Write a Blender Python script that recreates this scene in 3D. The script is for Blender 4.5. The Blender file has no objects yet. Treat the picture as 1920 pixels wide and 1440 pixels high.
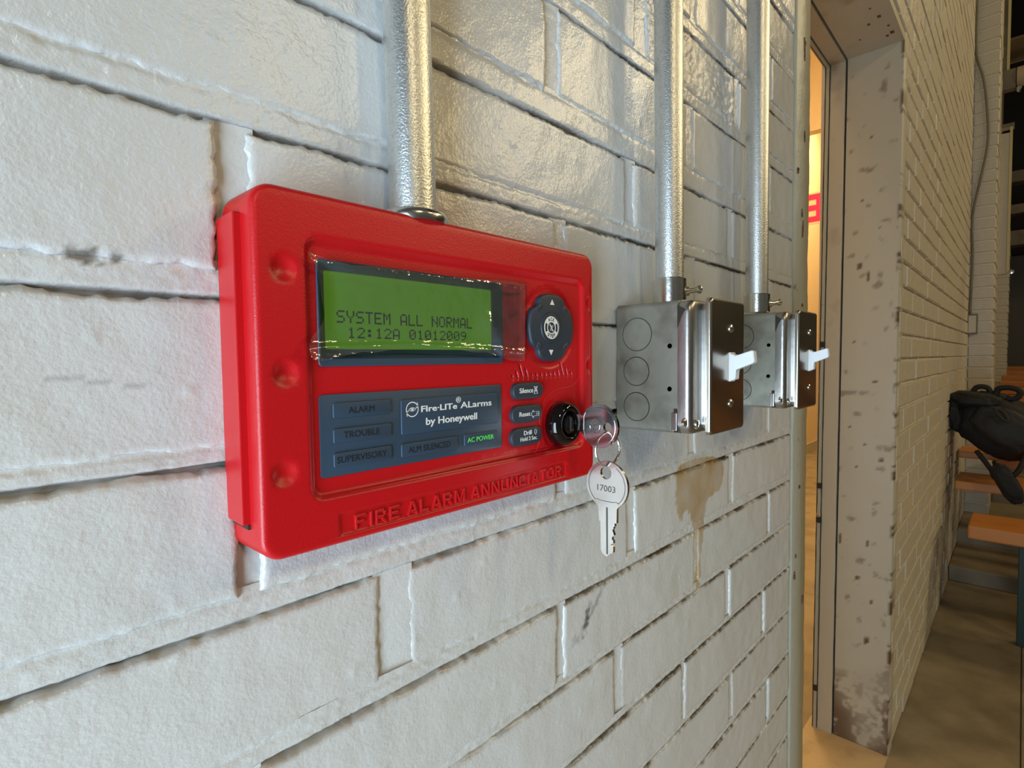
import bpy, bmesh, math, random
from mathutils import Vector, Matrix, noise
from mathutils.geometry import delaunay_2d_cdt
random.seed(7)
sc = bpy.context.scene
COL = sc.collection
PI = math.pi

# ------------------------------------------------------------------ camera, world, lights, exposure
CY = -0.24433            # the camera stands 24 cm off the wall; the wall face is y = 0
def setup_camera():
    rt = Vector((0.69279194, -0.72102211, -0.01290089))
    up = Vector((0.04060122, 0.02113781, 0.99895182))
    fw = Vector((0.71999365, 0.69258956, -0.04391848))
    cam = bpy.data.objects.new('camera', bpy.data.cameras.new('camera'))
    COL.objects.link(cam)
    m = Matrix.Identity(4)
    for i in range(3):
        m[i][0] = rt[i]; m[i][1] = up[i]; m[i][2] = -fw[i]
    m[1][3] = CY
    cam.matrix_world = m
    cam.data.sensor_width = 36
    cam.data.lens = 998.12 / 1920 * 36
    cam.data.clip_start = 0.01
    cam.data.clip_end = 100
    sc.camera = cam
setup_camera()

world = bpy.data.worlds.new('world'); sc.world = world; world.use_nodes = True
bg = world.node_tree.nodes['Background']
bg.inputs[0].default_value = (0.95, 0.93, 0.86, 1); bg.inputs[1].default_value = 0.065

def area(name, loc, target, size, power, color, sy=None):
    l = bpy.data.lights.new(name, 'AREA'); l.energy = power; l.color = color
    l.shape = 'RECTANGLE'; l.size = size; l.size_y = sy or size
    o = bpy.data.objects.new(name, l); COL.objects.link(o); o.location = loc
    o.rotation_euler = (Vector(target) - Vector(loc)).to_track_quat('-Z', 'Y').to_euler()
    return o
WARM = (1.0, 0.79, 0.44)
area('hall_lamp', (4.0, -3.66, 2.10), (0.4, 0, 0), 0.30, 22, WARM)
area('hall_lamp', (1.92, -3.66, 2.32), (0.3, 0, 0), 0.30, 15, WARM)
area('hall_lamp', (4.35, -3.25, 2.85), (0.4, 0, 0), 0.30, 15, WARM)
area('hall_lamp', (-1.2, -4.6, 2.9), (2.2, 0, 0), 0.5, 42, WARM)
area('hall_lamp', (6.0, -3.0, 4.0), (3.0, 0, -.5), 0.5, 36, WARM)
area('daylight_doorway', (-0.85, -0.44, -0.40), (0.05, -.02, 0.0), 0.55, 24, (0.68, 0.86, 1.0), 1.1)
area('corridor_lamp', (3.2, 0.95, 2.7), (3.4, 0.9, -1), 0.5, 55, (1.0, 0.70, 0.34))
area('corridor_lamp', (6.3, 0.80, 2.7), (6.3, 0.9, -1), 0.5, 60, (1.0, 0.70, 0.34))
area('corridor_lamp', (1.0, 0.85, 2.7), (1.3, 0.4, -1), 0.5, 15, (1.0, 0.70, 0.34))

vs = sc.view_settings
vs.view_transform = 'Standard'; vs.look = 'None'; vs.gamma = 1; vs.use_curve_mapping = False
vs.exposure = 0.0

# ------------------------------------------------------------------ helpers
BASE = {}
def thing(name, label, cat, loc=(0, 0, 0), group=None):
    o = bpy.data.objects.new(name, None); COL.objects.link(o); o.location = loc
    o.empty_display_size = .02
    o['label'] = label; o['category'] = cat
    if group: o['group'] = group
    BASE[o] = Vector(loc)
    return o
def obj(name, me, mat, parent=None, smooth=False, angle=None):
    """link a mesh whose vertices are in scene coordinates as one object (below parent if given)"""
    if isinstance(me, bmesh.types.BMesh):
        b = me; me = bpy.data.meshes.new(name); b.to_mesh(me); b.free()
    o = bpy.data.objects.new(name, me); COL.objects.link(o)
    if mat is not None:
        me.materials.clear()
        for m in (mat if isinstance(mat, (list, tuple)) else [mat]): me.materials.append(m)
    if parent is not None:
        o.parent = parent; off = BASE.get(parent, Vector())
        me.transform(Matrix.Translation(-off)); BASE[o] = off
    else: BASE[o] = Vector()
    if smooth or angle:
        me.polygons.foreach_set('use_smooth', [True] * len(me.polygons))
        if angle: me.set_sharp_from_angle(angle=math.radians(angle))
    return o
def tag(o, label=None, cat=None, group=None, kind=None):
    if label: o['label'] = label
    if cat: o['category'] = cat
    if group: o['group'] = group
    if kind: o['kind'] = kind
    return o
def pyd(name, v, f):
    me = bpy.data.meshes.new(name); me.from_pydata([tuple(a) for a in v], [], f); me.update()
    return me
def fixn(me):
    b = bmesh.new(); b.from_mesh(me); bmesh.ops.recalc_face_normals(b, faces=b.faces[:]); b.to_mesh(me); b.free(); return me
def box(x0, x1, y0, y1, z0, z1, bev=0, seg=2, b=None):
    own = b is None
    b = b or bmesh.new()
    g = bmesh.ops.create_cube(b, size=1, matrix=Matrix.Translation(((x0+x1)/2, (y0+y1)/2, (z0+z1)/2)) @ Matrix.Diagonal((abs(x1-x0), abs(y1-y0), abs(z1-z0), 1)))
    if bev:
        es = set(e for v in g['verts'] for e in v.link_edges)
        bmesh.ops.bevel(b, geom=list(es), offset=bev, segments=seg, affect='EDGES', profile=.6)
    return b
def rrect(x0, x1, z0, z1, r, n=8):
    p = []
    for cx, cz, a in ((x1-r, z1-r, 0), (x0+r, z1-r, 90), (x0+r, z0+r, 180), (x1-r, z0+r, 270)):
        for i in range(n+1):
            t = math.radians(a + 90*i/n); p.append((cx + r*math.cos(t), cz + r*math.sin(t)))
    return p
def inset(p, d):
    """move a closed CCW outline inwards by d"""
    q = []; n = len(p)
    for i in range(n):
        a, b, c = Vector(p[i-1]), Vector(p[i]), Vector(p[(i+1) % n])
        e1 = (b-a); e2 = (c-b)
        if e1.length < 1e-9: e1 = e2
        if e2.length < 1e-9: e2 = e1
        e1 = e1.normalized(); e2 = e2.normalized()
        n1 = Vector((-e1.y, e1.x)); n2 = Vector((-e2.y, e2.x)); m = (n1+n2)
        if m.length < 1e-6: m = n1
        m.normalize(); k = max(.5, m.dot(n1))
        q.append(tuple(b + m*(d/k)))
    return q
def area2(p): return sum(p[i-1][0]*p[i][1]-p[i][0]*p[i-1][1] for i in range(len(p)))/2
def loft(loops, cap0=True, cap1=True):
    """loops of 3d points, equal count"""
    n = len(loops[0]); v = [p for l in loops for p in l]; f = []
    for k in range(len(loops)-1):
        for i in range(n):
            j = (i+1) % n; f.append((k*n+i, k*n+j, (k+1)*n+j, (k+1)*n+i))
    if cap0: f.append(tuple(range(n))[::-1])
    if cap1: f.append(tuple(range((len(loops)-1)*n, len(loops)*n)))
    return fixn(pyd('m', v, f))
def prism(outline, yb, yf, bev=0, seg=3, Tf=None):
    """outline in xz pushed from yb (back) to yf (front, smaller y) with a rounded front edge"""
    if area2(outline) < 0: outline = outline[::-1]
    T = Tf or (lambda x, y, z: (x, y, z))
    s = 1 if yf > yb else -1
    L = [[T(x, yb, z) for x, z in outline]]
    if bev:
        for i in range(seg+1):
            a = i/seg*PI/2
            L.append([T(x, yf - s*bev*(1-math.sin(a)), z) for x, z in inset(outline, bev*(1-math.cos(a)))])
    else: L.append([T(x, yf, z) for x, z in outline])
    return loft(L)
def inside(x, z, p):
    c = False; j = len(p)-1
    for i in range(len(p)):
        xi, zi = p[i]; xj, zj = p[j]
        if (zi > z) != (zj > z) and x < (xj-xi)*(z-zi)/(zj-zi)+xi: c = not c
        j = i
    return c
def cdt(outline, holes=(), extra_loops=(), pts=(), keep=None):
    v = []; e = []
    for l in [outline, *holes, *extra_loops]:
        b = len(v); n = len(l); v += [Vector(p) for p in l]; e += [(b+i, b+(i+1) % n) for i in range(n)]
    v += [Vector(p) for p in pts]
    r = delaunay_2d_cdt(v, e, [], 0, 1e-7)
    V, F = r[0], r[2]; out = []
    for f in F:
        cx = sum(V[i].x for i in f)/len(f); cz = sum(V[i].y for i in f)/len(f)
        if inside(cx, cz, outline) and not any(inside(cx, cz, h) for h in holes): out.append(tuple(f))
    used = sorted({i for f in out for i in f}); mp = {k: i for i, k in enumerate(used)}
    return [V[k] for k in used], [tuple(mp[i] for i in f) for f in out]
def slab(outline, holes, t, T, bev=0):
    """flat plate with holes, thickness t, T maps (a,b,c) to scene"""
    V, F = cdt(outline, holes); n = len(V)
    v = [T(p.x, p.y, -t/2) for p in V] + [T(p.x, p.y, t/2) for p in V]
    f = [a for a in F] + [tuple(i+n for i in a)[::-1] for a in F]
    cnt = {}
    for a in F:
        for i in range(len(a)):
            k = (a[i], a[(i+1) % len(a)]); cnt[k] = 1
    for (a, b) in cnt:
        if (b, a) not in cnt: f.append((b, a, a+n, b+n))
    return fixn(pyd('m', v, f))
def tube(path, r, n=10, cyc=False, caps=True, b=None):
    own = b is None; b = b or bmesh.new()
    P = [Vector(p) for p in path]; m = len(P); rings = []; up = None
    for i in range(m):
        a = P[i-1] if (i > 0 or cyc) else P[i]; c = P[(i+1) % m] if (i < m-1 or cyc) else P[i]
        t = (c-a).normalized()
        if up is None: up = t.orthogonal().normalized()
        u = (up - t*up.dot(t)).normalized(); up = u; w = t.cross(u)
        rr = r[i] if isinstance(r, (list, tuple)) else r
        rings.append([b.verts.new(P[i] + (u*math.cos(2*PI*k/n) + w*math.sin(2*PI*k/n))*rr) for k in range(n)])
    for i in range(m if cyc else m-1):
        A, B = rings[i], rings[(i+1) % m]
        for k in range(n): b.faces.new((A[k], A[(k+1) % n], B[(k+1) % n], B[k]))
    if caps and not cyc:
        b.faces.new(rings[0][::-1]); b.faces.new(rings[-1])
    if own: bmesh.ops.recalc_face_normals(b, faces=b.faces[:])
    return b
def lathe(prof, c, axis='Y', n=32, b=None):
    """prof: (radius, height along axis)"""
    b = b or bmesh.new(); rings = []
    for r, h in prof:
        ring = []
        for k in range(n):
            a = 2*PI*k/n; u, w = r*math.cos(a), r*math.sin(a)
            p = {'Y': (u, h, w), 'Z': (u, w, h), 'X': (h, u, w)}[axis]
            ring.append(b.verts.new(Vector(c)+Vector(p)))
        rings.append(ring)
    for A, B in zip(rings, rings[1:]):
        for k in range(n): b.faces.new((A[k], A[(k+1) % n], B[(k+1) % n], B[k]))
    b.faces.new(rings[0]); b.faces.new(rings[-1][::-1])
    bmesh.ops.recalc_face_normals(b, faces=b.faces[:])
    return b
def spline(p, n=6, cyc=True):
    out = []; m = len(p)
    for i in range(m if cyc else m-1):
        g = (lambda k: p[k % m]) if cyc else (lambda k: p[min(max(k, 0), m-1)])
        a, b, c, d = [Vector(g(i+k)) for k in (-1, 0, 1, 2)]
        for j in range(n):
            t = j/n; out.append(tuple(.5*((2*b) + (c-a)*t + (2*a-5*b+4*c-d)*t*t + (3*b-a-3*c+d)*t**3)))
    if not cyc: out.append(tuple(p[-1]))
    return out
def sm(a, b, x):
    t = min(max((x-a)/(b-a), 0), 1); return t*t*(3-2*t)
def N(x, y, z, f=1.0): return noise.noise(Vector((x*f, y*f, z*f)))

# text: mesh from the built-in font, fitted to a box
def text_mesh(s, x0, x1, z0, z1, y, ext=.0, bold=0.0, shear=0.0, T=None, mirror=False):
    cu = bpy.data.curves.new('t', 'FONT'); cu.body = s; cu.size = 1; cu.extrude = ext and .05; cu.offset = bold; cu.resolution_u = 3
    o = bpy.data.objects.new('t', cu); COL.objects.link(o)
    dg = bpy.context.evaluated_depsgraph_get(); me = bpy.data.meshes.new_from_object(o.evaluated_get(dg))
    bpy.data.objects.remove(o); bpy.data.curves.remove(cu)
    xs = [v.co.x for v in me.vertices]; ys = [v.co.y for v in me.vertices]
    ax, bx, ay, by = min(xs), max(xs), min(ys), max(ys)
    for v in me.vertices:
        u = (v.co.x-ax)/(bx-ax); w = (v.co.y-ay)/(by-ay); d = v.co.z
        if mirror: u = 1-u
        X = x0+(x1-x0)*u; Z = z0+(z1-z0)*w; Y = y - (d/.05*ext if ext else 0)
        v.co = T(X, Y, Z) if T else (X, Y, Z)
    return me

# ------------------------------------------------------------------ materials
def mat(name, col, rough=.5, metal=0.0, spec=.5, bump=None, var=None, emit=None, estr=1, coat=0, detail=4, aniso=None):
    """bump=(scale,strength,distance) ; var=(scale,amount,colour)"""
    m = bpy.data.materials.new(name); m.use_nodes = True; nt = m.node_tree; B = nt.nodes['Principled BSDF']
    B.inputs['Base Color'].default_value = (*col, 1); B.inputs['Roughness'].default_value = rough
    B.inputs['Metallic'].default_value = metal; B.inputs['Specular IOR Level'].default_value = spec
    B.inputs['Coat Weight'].default_value = coat
    tc = nt.nodes.new('ShaderNodeNewGeometry')
    if bump:
        last = None
        for (s, st, d) in (bump if isinstance(bump[0], (tuple, list)) else [bump]):
            nz = nt.nodes.new('ShaderNodeTexNoise'); nz.inputs['Scale'].default_value = s; nz.inputs['Detail'].default_value = detail
            nt.links.new(tc.outputs['Position'], nz.inputs['Vector'])
            bp = nt.nodes.new('ShaderNodeBump'); bp.inputs['Strength'].default_value = st; bp.inputs['Distance'].default_value = d
            nt.links.new(nz.outputs['Fac'], bp.inputs['Height'])
            if last: nt.links.new(last.outputs[0], bp.inputs['Normal'])
            last = bp
        nt.links.new(last.outputs[0], B.inputs['Normal'])
    if var:
        nz = nt.nodes.new('ShaderNodeTexNoise'); nz.inputs['Scale'].default_value = var[0]; nz.inputs['Detail'].default_value = 6
        nt.links.new(tc.outputs['Position'], nz.inputs['Vector'])
        mr = nt.nodes.new('ShaderNodeMapRange'); mr.inputs[1].default_value = .5 if len(var) < 4 else var[3]; mr.inputs[2].default_value = .75; mr.inputs[4].default_value = var[1]
        mx = nt.nodes.new('ShaderNodeMix'); mx.data_type = 'RGBA'; mx.inputs[6].default_value = (*col, 1); mx.inputs[7].default_value = (*var[2], 1)
        nt.links.new(nz.outputs['Fac'], mr.inputs[0]); nt.links.new(mr.outputs[0], mx.inputs[0]); nt.links.new(mx.outputs[2], B.inputs['Base Color'])
    if emit:
        B.inputs['Emission Color'].default_value = (*emit, 1); B.inputs['Emission Strength'].default_value = estr
    return m
def paint_mat(name, col, pim=1.0, rough=.21, dirt_shade=(.105, .082, .055)):
    """glossy masonry paint; vertex attributes dirt / stain / mark carry soiling and joint shade"""
    m = mat(name, col, rough, spec=.62, bump=[(210, .29*pim, .0009), (620, .45*pim, .0005)])
    nt = m.node_tree; B = nt.nodes['Principled BSDF']; last = None
    src = nt.nodes.new('ShaderNodeRGB'); src.outputs[0].default_value = (*col, 1); cur = src.outputs[0]
    for att, c in (('dirt_shade', dirt_shade), ('stain', (.45, .31, .13)), ('mark', (.045, .042, .045))):
        a = nt.nodes.new('ShaderNodeAttribute'); a.attribute_name = att
        mx = nt.nodes.new('ShaderNodeMix'); mx.data_type = 'RGBA'; mx.inputs[7].default_value = (*c, 1)
        nt.links.new(a.outputs['Fac'], mx.inputs[0]); nt.links.new(cur, mx.inputs[6]); cur = mx.outputs[2]
    nt.links.new(cur, B.inputs['Base Color'])
    return m
WHITE = (.655, .665, .66)
M = {}
M['paint'] = paint_mat('white_masonry_paint', WHITE)
M['rough_paint'] = paint_mat('white_paint_stippled', WHITE, 1.6)
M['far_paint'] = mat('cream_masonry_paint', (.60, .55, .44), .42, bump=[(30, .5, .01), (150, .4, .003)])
M['far_mortar'] = mat('cream_mortar_highlit', (.70, .66, .55), .45, bump=(80, .5, .004))  # highlights along the far joints put into a lighter mortar colour
M['core'] = mat('masonry_core', (.45, .42, .37), .8)
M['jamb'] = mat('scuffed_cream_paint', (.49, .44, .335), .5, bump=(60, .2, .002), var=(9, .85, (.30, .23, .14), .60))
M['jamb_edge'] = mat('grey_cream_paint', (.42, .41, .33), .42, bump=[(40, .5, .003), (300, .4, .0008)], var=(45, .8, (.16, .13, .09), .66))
M['gap'] = mat('dark_gap', (.03, .022, .015), .8)
M['rust'] = mat('rust_brown', (.16, .07, .03), .8, var=(60, .8, (.06, .03, .015)))
M['red'] = mat('red_moulded_plastic', (.56, .006, .011), .34, spec=.5, bump=(1400, .35, .0003))
M['redgloss'] = M['red']
M['blue'] = mat('slate_blue_plastic', (.036, .067, .112), .42, bump=(1500, .1, .0003))
M['rubber'] = mat('navy_rubber', (.026, .038, .055), .5, bump=(1500, .1, .0003))
M['white_ink'] = mat('white_ink', (.85, .86, .86), .5)
M['dark_ink'] = mat('dark_ink', (.012, .016, .022), .5)
M['green_ink'] = mat('lit_green_lettering', (.05, .3, .05), .5, emit=(.12, .85, .08), estr=.55)
M['black'] = mat('glossy_black_plastic', (.006, .004, .004), .07, spec=.6)
M['lcd'] = mat('green_lcd_backlight', (.02, .06, .002), .3, emit=(.078, .235, .001), estr=.62)
M['lcd_dot'] = mat('lcd_dark_dot', (.008, .025, .004), .4)
M['galv'] = mat('galvanised_steel', (.76, .78, .78), .36, 1.0, bump=[(900, .45, .0006)], var=(420, .6, (.50, .52, .52)))
M['zinc'] = mat('zinc_plated_casting', (.72, .71, .66), .22, 1.0, bump=(200, .2, .0008))
M['boxsteel'] = mat('dull_zinc_sheet', (.345, .345, .295), .52, .65, bump=(120, .3, .0008), var=(55, .85, (.19, .175, .14), .46))
M['plate'] = mat('brushed_steel_plate', (.50, .46, .39), .26, 1.0, bump=(90, .12, .0006))
M['ring'] = mat('formed_zinc_cover', (.46, .445, .43), .33, 1.0, bump=(180, .25, .0006))
M['toggle'] = mat('white_toggle_plastic', (.78, .80, .84), .35)
M['keymetal'] = mat('nickel_key', (.66, .61, .56), .20, 1.0, bump=(300, .12, .0004))
M['keydark'] = mat('nickel_key_dark_reflection', (.42, .38, .38), .12, 1.0, bump=(200, .05, .0003))  # same nickel as the other key, its dark reflection put into the colour
M['keymark'] = mat('stamped_groove', (.13, .12, .11), .5, .6)
M['concrete'] = mat('worn_concrete_floor', (.30, .24, .15), .5, bump=(40, .35, .004), var=(7, .85, (.14, .105, .06), .42))
M['wood'] = mat('orange_bench_timber', (.56, .20, .035), .42, bump=(50, .15, .002), var=(14, .6, (.40, .12, .02)))
M['green_steel'] = mat('dark_green_steel', (.012, .035, .028), .45)
M['pack'] = mat('black_pack_fabric', (.012, .011, .010), .75, bump=(60, .5, .01))
M['pack_grey'] = mat('charcoal_pack_fabric', (.022, .020, .018), .7, bump=(60, .4, .01))
M['grey_wall'] = mat('dark_grey_board', (.10, .09, .075), .6, bump=(5, .2, .02))
M['void'] = mat('dark_hall_void', (.012, .010, .008), .8)  # darkness of the hall's far end and roof put into a black colour
M['dim'] = mat('grimy_beam', (.20, .17, .12), .6, var=(8, .8, (.08, .06, .04)))
M['pipe_dark'] = mat('dark_lacquered_pipe', (.10, .07, .045), .25, .6)
M['pipe_white'] = mat('off_white_pipe', (.55, .45, .33), .5)
M['edge_light'] = mat('yellow_edge_light', (.62, .52, .25), .4)  # light on the channel and post edges put into the colour
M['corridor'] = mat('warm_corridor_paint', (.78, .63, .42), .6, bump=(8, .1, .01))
M['corridor_floor'] = mat('lamp_glow_corridor_floor', (.50, .38, .22), .6, bump=(60, .3, .003), var=(20, .5, (.28, .19, .09), .5))  # lamp glow at the threshold put into a lighter floor colour
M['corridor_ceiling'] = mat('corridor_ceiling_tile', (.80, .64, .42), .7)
M['exit_red'] = mat('exit_sign_red', (.8, .02, .05), .4, emit=(1, .01, .045), estr=1.1)
M['exit_clear'] = mat('exit_sign_glow', (.8, .5, .3), .4, emit=(1, .42, .16), estr=.45)
def film_mat():
    m = bpy.data.materials.new('clear_protective_film'); m.use_nodes = True; nt = m.node_tree; nt.nodes.clear()
    out = nt.nodes.new('ShaderNodeOutputMaterial'); tr = nt.nodes.new('ShaderNodeBsdfTransparent'); gl = nt.nodes.new('ShaderNodeBsdfGlossy')
    df = nt.nodes.new('ShaderNodeBsdfDiffuse'); df.inputs[0].default_value = (.8, .8, .8, 1)
    gl.inputs['Roughness'].default_value = .10; tr.inputs[0].default_value = (.97, .97, .96, 1)
    g = nt.nodes.new('ShaderNodeNewGeometry'); nz = nt.nodes.new('ShaderNodeTexNoise'); nz.inputs['Scale'].default_value = 160; nz.inputs['Detail'].default_value = 2
    bp = nt.nodes.new('ShaderNodeBump'); bp.inputs['Strength'].default_value = .5; bp.inputs['Distance'].default_value = .001
    nt.links.new(g.outputs['Position'], nz.inputs[0]); nt.links.new(nz.outputs[0], bp.inputs['Height']); nt.links.new(bp.outputs[0], gl.inputs['Normal'])
    fr = nt.nodes.new('ShaderNodeFresnel'); fr.inputs[0].default_value = 1.55; nt.links.new(bp.outputs[0], fr.inputs['Normal'])
    ad = nt.nodes.new('ShaderNodeMath'); ad.operation = 'MULTIPLY_ADD'; ad.inputs[1].default_value = 1.6; ad.inputs[2].default_value = .02; nt.links.new(fr.outputs[0], ad.inputs[0])
    m1 = nt.nodes.new('ShaderNodeMixShader'); m1.inputs[0].default_value = .055
    nt.links.new(tr.outputs[0], m1.inputs[1]); nt.links.new(df.outputs[0], m1.inputs[2])
    m2 = nt.nodes.new('ShaderNodeMixShader'); nt.links.new(ad.outputs[0], m2.inputs[0]); nt.links.new(m1.outputs[0], m2.inputs[1]); nt.links.new(gl.outputs[0], m2.inputs[2])
    nt.links.new(m2.outputs[0], out.inputs[0]); return m
M['film'] = film_mat()

# ------------------------------------------------------------------ near wall: painted bricks one by one
FLOOR = -1.09
XW0, XW1 = -0.42, 0.843
wall = bpy.data.objects.new('wall_left', None)
rows = [  # z0, z1, vertical joints (left, right)
 (.2655, .3195, [(-.02, -.01), (.195, .207), (.411, .430), (.627, .640)]),
 (.1887, .2497, [(-.13, -.12), (.078, .090), (.2925, .306), (.507, .520), (.735, .748)]),
 (.1137, .1680, [(-.05, -.04), (.165, .178), (.395, .409), (.611, .624)]),
 (.0400, .1006, [(-.145, -.135), (.0775, .0907), (.300, .312), (.513, .526), (.735, .750)]),
 (-.0350, .0265, [(-.03, -.02), (.19, .20), (.405, .417), (.620, .632)]),
 (-.1015, -.0438, [(-.14, -.13), (.0815, .0908), (.300, .311), (.515, .527), (.740, .750)]),
 (-.1720, -.1145, [(-.07, -.06), (.1510, .1695), (.396, .4085), (.617, .629)]),
 (-.2400, -.1830, [(-.15, -.14), (.075, .085), (.299, .3075), (.528, .536), (.745, .755)]),
 (-.3060, -.2475, [(-.07, -.06), (.150, .160), (.3754, .3865), (.609, .620)]),
 (-.3720, -.3120, [(-.17, -.16), (.05, .06), (.275, .285), (.4975, .505), (.729, .737)]),
 (-.4360, -.3790, [(-.04, -.03), (.18, .19), (.400, .410), (.620, .630)]),
 (-.5000, -.4430, [(-.14, -.13), (.08, .09), (.300, .310), (.520, .530), (.745, .755)]),
]
z = .3195; k = 0
while z < 1.75:
    j = [(-.13, -.12), (.085, .096), (.300, .311), (.515, .527), (.735, .748)] if k % 2 == 0 else [(-.02, -.01), (.195, .207), (.411, .422), (.627, .640)]
    rows.insert(0, (z+.0145, z+.0145+.0555, j)); z += .07; k += 1
z = -.5; k = 0
while z > FLOOR + .03:
    j = [(-.04, -.03), (.18, .19), (.400, .410), (.620, .630)] if k % 2 == 0 else [(-.14, -.13), (.08, .09), (.300, .310), (.520, .530), (.745, .755)]
    zb = max(z-.007-.057, FLOOR); rows.append((zb, z-.007, j)); z -= .064; k += 1
rows.sort(key=lambda r: -r[0])

STAIN = spline([(.4877, -.113), (.500, -.106), (.530, -.105), (.560, -.107), (.588, -.113), (.600, -.122), (.597, -.143), (.580, -.150), (.560, -.153), (.553, -.165), (.549, -.180), (.5480, -.195), (.5430, -.215), (.5400, -.243), (.5330, -.243), (.5330, -.215), (.5300, -.190), (.5230, -.173), (.512, -.158), (.503, -.153), (.499, -.156), (.497, -.163), (.489, -.156), (.4845, -.142)], 5)
MARKS = [((.336, -.205), .0045, .013, .35, 1), ((.350, -.1955), .004, .012, .9, .5), ((.322, -.2165), .006, .005, .2, .35), ((.0335, .0395), .0045, .0035, 0, -1), ((.0425, .0405), .003, .002, 0, -1),
         ((.560, -.150), .0012, .003, 0, 0)]
def soiling(x, z):
    st = 0.0
    if .47 < x < .62 and -.25 < z < -.10:
        d = N(x, 0, z, 300)*.0012
        if inside(x+d, z+d, STAIN): st = .72 + .3*N(x, 3, z, 40)
    mk = 0.0; dt = 0.0
    for (cx, cz), a, b, sh, w in MARKS:
        if w == 0: continue
        dx, dz = x-cx, z-cz; dx -= dz*sh
        q = math.hypot(dx/a, dz/b) + .75*N(x, 1, z, 260)
        if w > 0: mk = max(mk, w*sm(1.1, .45, q)*(.75+.4*N(x, 5, z, 500)))
        else: dt = max(dt, sm(1.1, .7, q)*.8)
    # pencil scratch on the brick under the panel
    if .018 < x < .050 and abs(z-(-.0045-.16*(x-.026)) + .001*N(x, 0, 0, 150)) < .0007: dt = max(dt, .28)
    return dt, st, mk
def attrs(me, vals):
    for i, nme in enumerate(('dirt_shade', 'stain', 'mark')):
        a = me.attributes.new(nme, 'FLOAT', 'POINT'); a.data.foreach_set('value', [v[i] for v in vals])
def in_view(x0, x1, z0, z1):
    for x in (x0, (x0+x1)/2, x1):
        if x < -.02: continue
        zt = .14 + .56*max(x, 0); zb = -(.17 + .63*max(x, 0))
        if z1 > zb and z0 < zt: return True
    return False
def brick_mesh(x0, x1, z0, z1, fine, rough=False):
    st = (.0019 if x0 < .33 else .0030) if fine else .016
    nx = max(3, int((x1-x0)/st)); nz = max(3, int((z1-z0)/st))
    if fine: nz = max(nz, 22)
    off = random.uniform(-.0007, .0009); tx = random.uniform(-.004, .004); tz = random.uniform(-.008, .008)
    us = [0]+[.0009, .0022]+[.0022+(x1-x0-.0044)*i/nx for i in range(1, nx)]+[x1-x0-.0022, x1-x0-.0009, x1-x0] if fine else [(x1-x0)*i/nx for i in range(nx+1)]
    ws = [0]+[.0009, .0022]+[.0022+(z1-z0-.0044)*i/nz for i in range(1, nz)]+[z1-z0-.0022, z1-z0-.0009, z1-z0] if fine else [(z1-z0)*i/nz for i in range(nz+1)]
    v = []; at = []; W, H = x1-x0, z1-z0; cx, cz = (x0+x1)/2, (z0+z1)/2
    for w in ws:
        for u in us:
            x, z = x0+u, z0+w; y = off + (x-cx)*tx + (z-cz)*tz
            dt = stn = mk = 0
            if fine:
                ed = min(u, W-u, w, H-w); e = sm(.0019, 0, ed)
                wob = N(x, 0, z, 55)*.0017 + N(x, 4, z, 230)*.0016
                if ed < .004:
                    k = 1-ed/.004
                    if min(w, H-w) < .004: z += wob*k
                    if min(u, W-u) < .004: x += wob*k
                y += .0020*e*e + N(x, 0, z, 16)*.0009 + N(x, 2, z, 60)*.00035 + N(x, 7, z, 420)*(.00014+.0011*e)
                if rough: y += (abs(N(x, 3, z, 170))*.0030 + N(x, 9, z, 400)*.0008)
                pm = N(x, 11, z, 130)
                if pm > .55: y -= (pm-.55)*.0022
                dt, stn, mk = soiling(x, z)
                # grime and crevice shade put into the colour of each brick's top arris
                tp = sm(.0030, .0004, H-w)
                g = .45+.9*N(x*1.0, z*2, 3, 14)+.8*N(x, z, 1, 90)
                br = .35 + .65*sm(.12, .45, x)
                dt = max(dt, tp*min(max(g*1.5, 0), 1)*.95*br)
            else: y += N(x, 0, z, 16)*.0008
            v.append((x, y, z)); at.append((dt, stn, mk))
    A, B = len(us), len(ws); f = []
    for j in range(B-1):
        for i in range(A-1): f.append((j*A+i, j*A+i+1, (j+1)*A+i+1, (j+1)*A+i))
    # returns into the joint
    per = [i for i in range(A)] + [j*A+A-1 for j in range(1, B)] + [(B-1)*A+i for i in range(A-2, -1, -1)] + [j*A for j in range(B-2, 0, -1)]
    b0 = len(v)
    for i in per: v.append((v[i][0], .011, v[i][2])); at.append((at[i][0], 0, 0))
    n = len(per)
    for i in range(n): f.append((per[(i+1) % n], per[i], b0+i, b0+(i+1) % n))
    me = pyd('brick', v, f); attrs(me, at); return me
COL.objects.link(wall); tag(wall, kind='structure'); BASE[wall] = Vector()
XS = []
for (z0, z1, J) in rows:
    xs = [XW0] + [q for j in J for q in j] + [XW1]
    for a, b in zip(xs[::2], xs[1::2]):
        if b-a < .02: continue
        fine = in_view(a, b, z0, z1)
        rgh = abs(z0-.2655) < .001 and a > .42 and a < .44
        obj('brick', brick_mesh(a, b, z0, z1, fine, rgh), M['rough_paint'] if rgh else M['paint'], wall, smooth=True)
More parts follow.
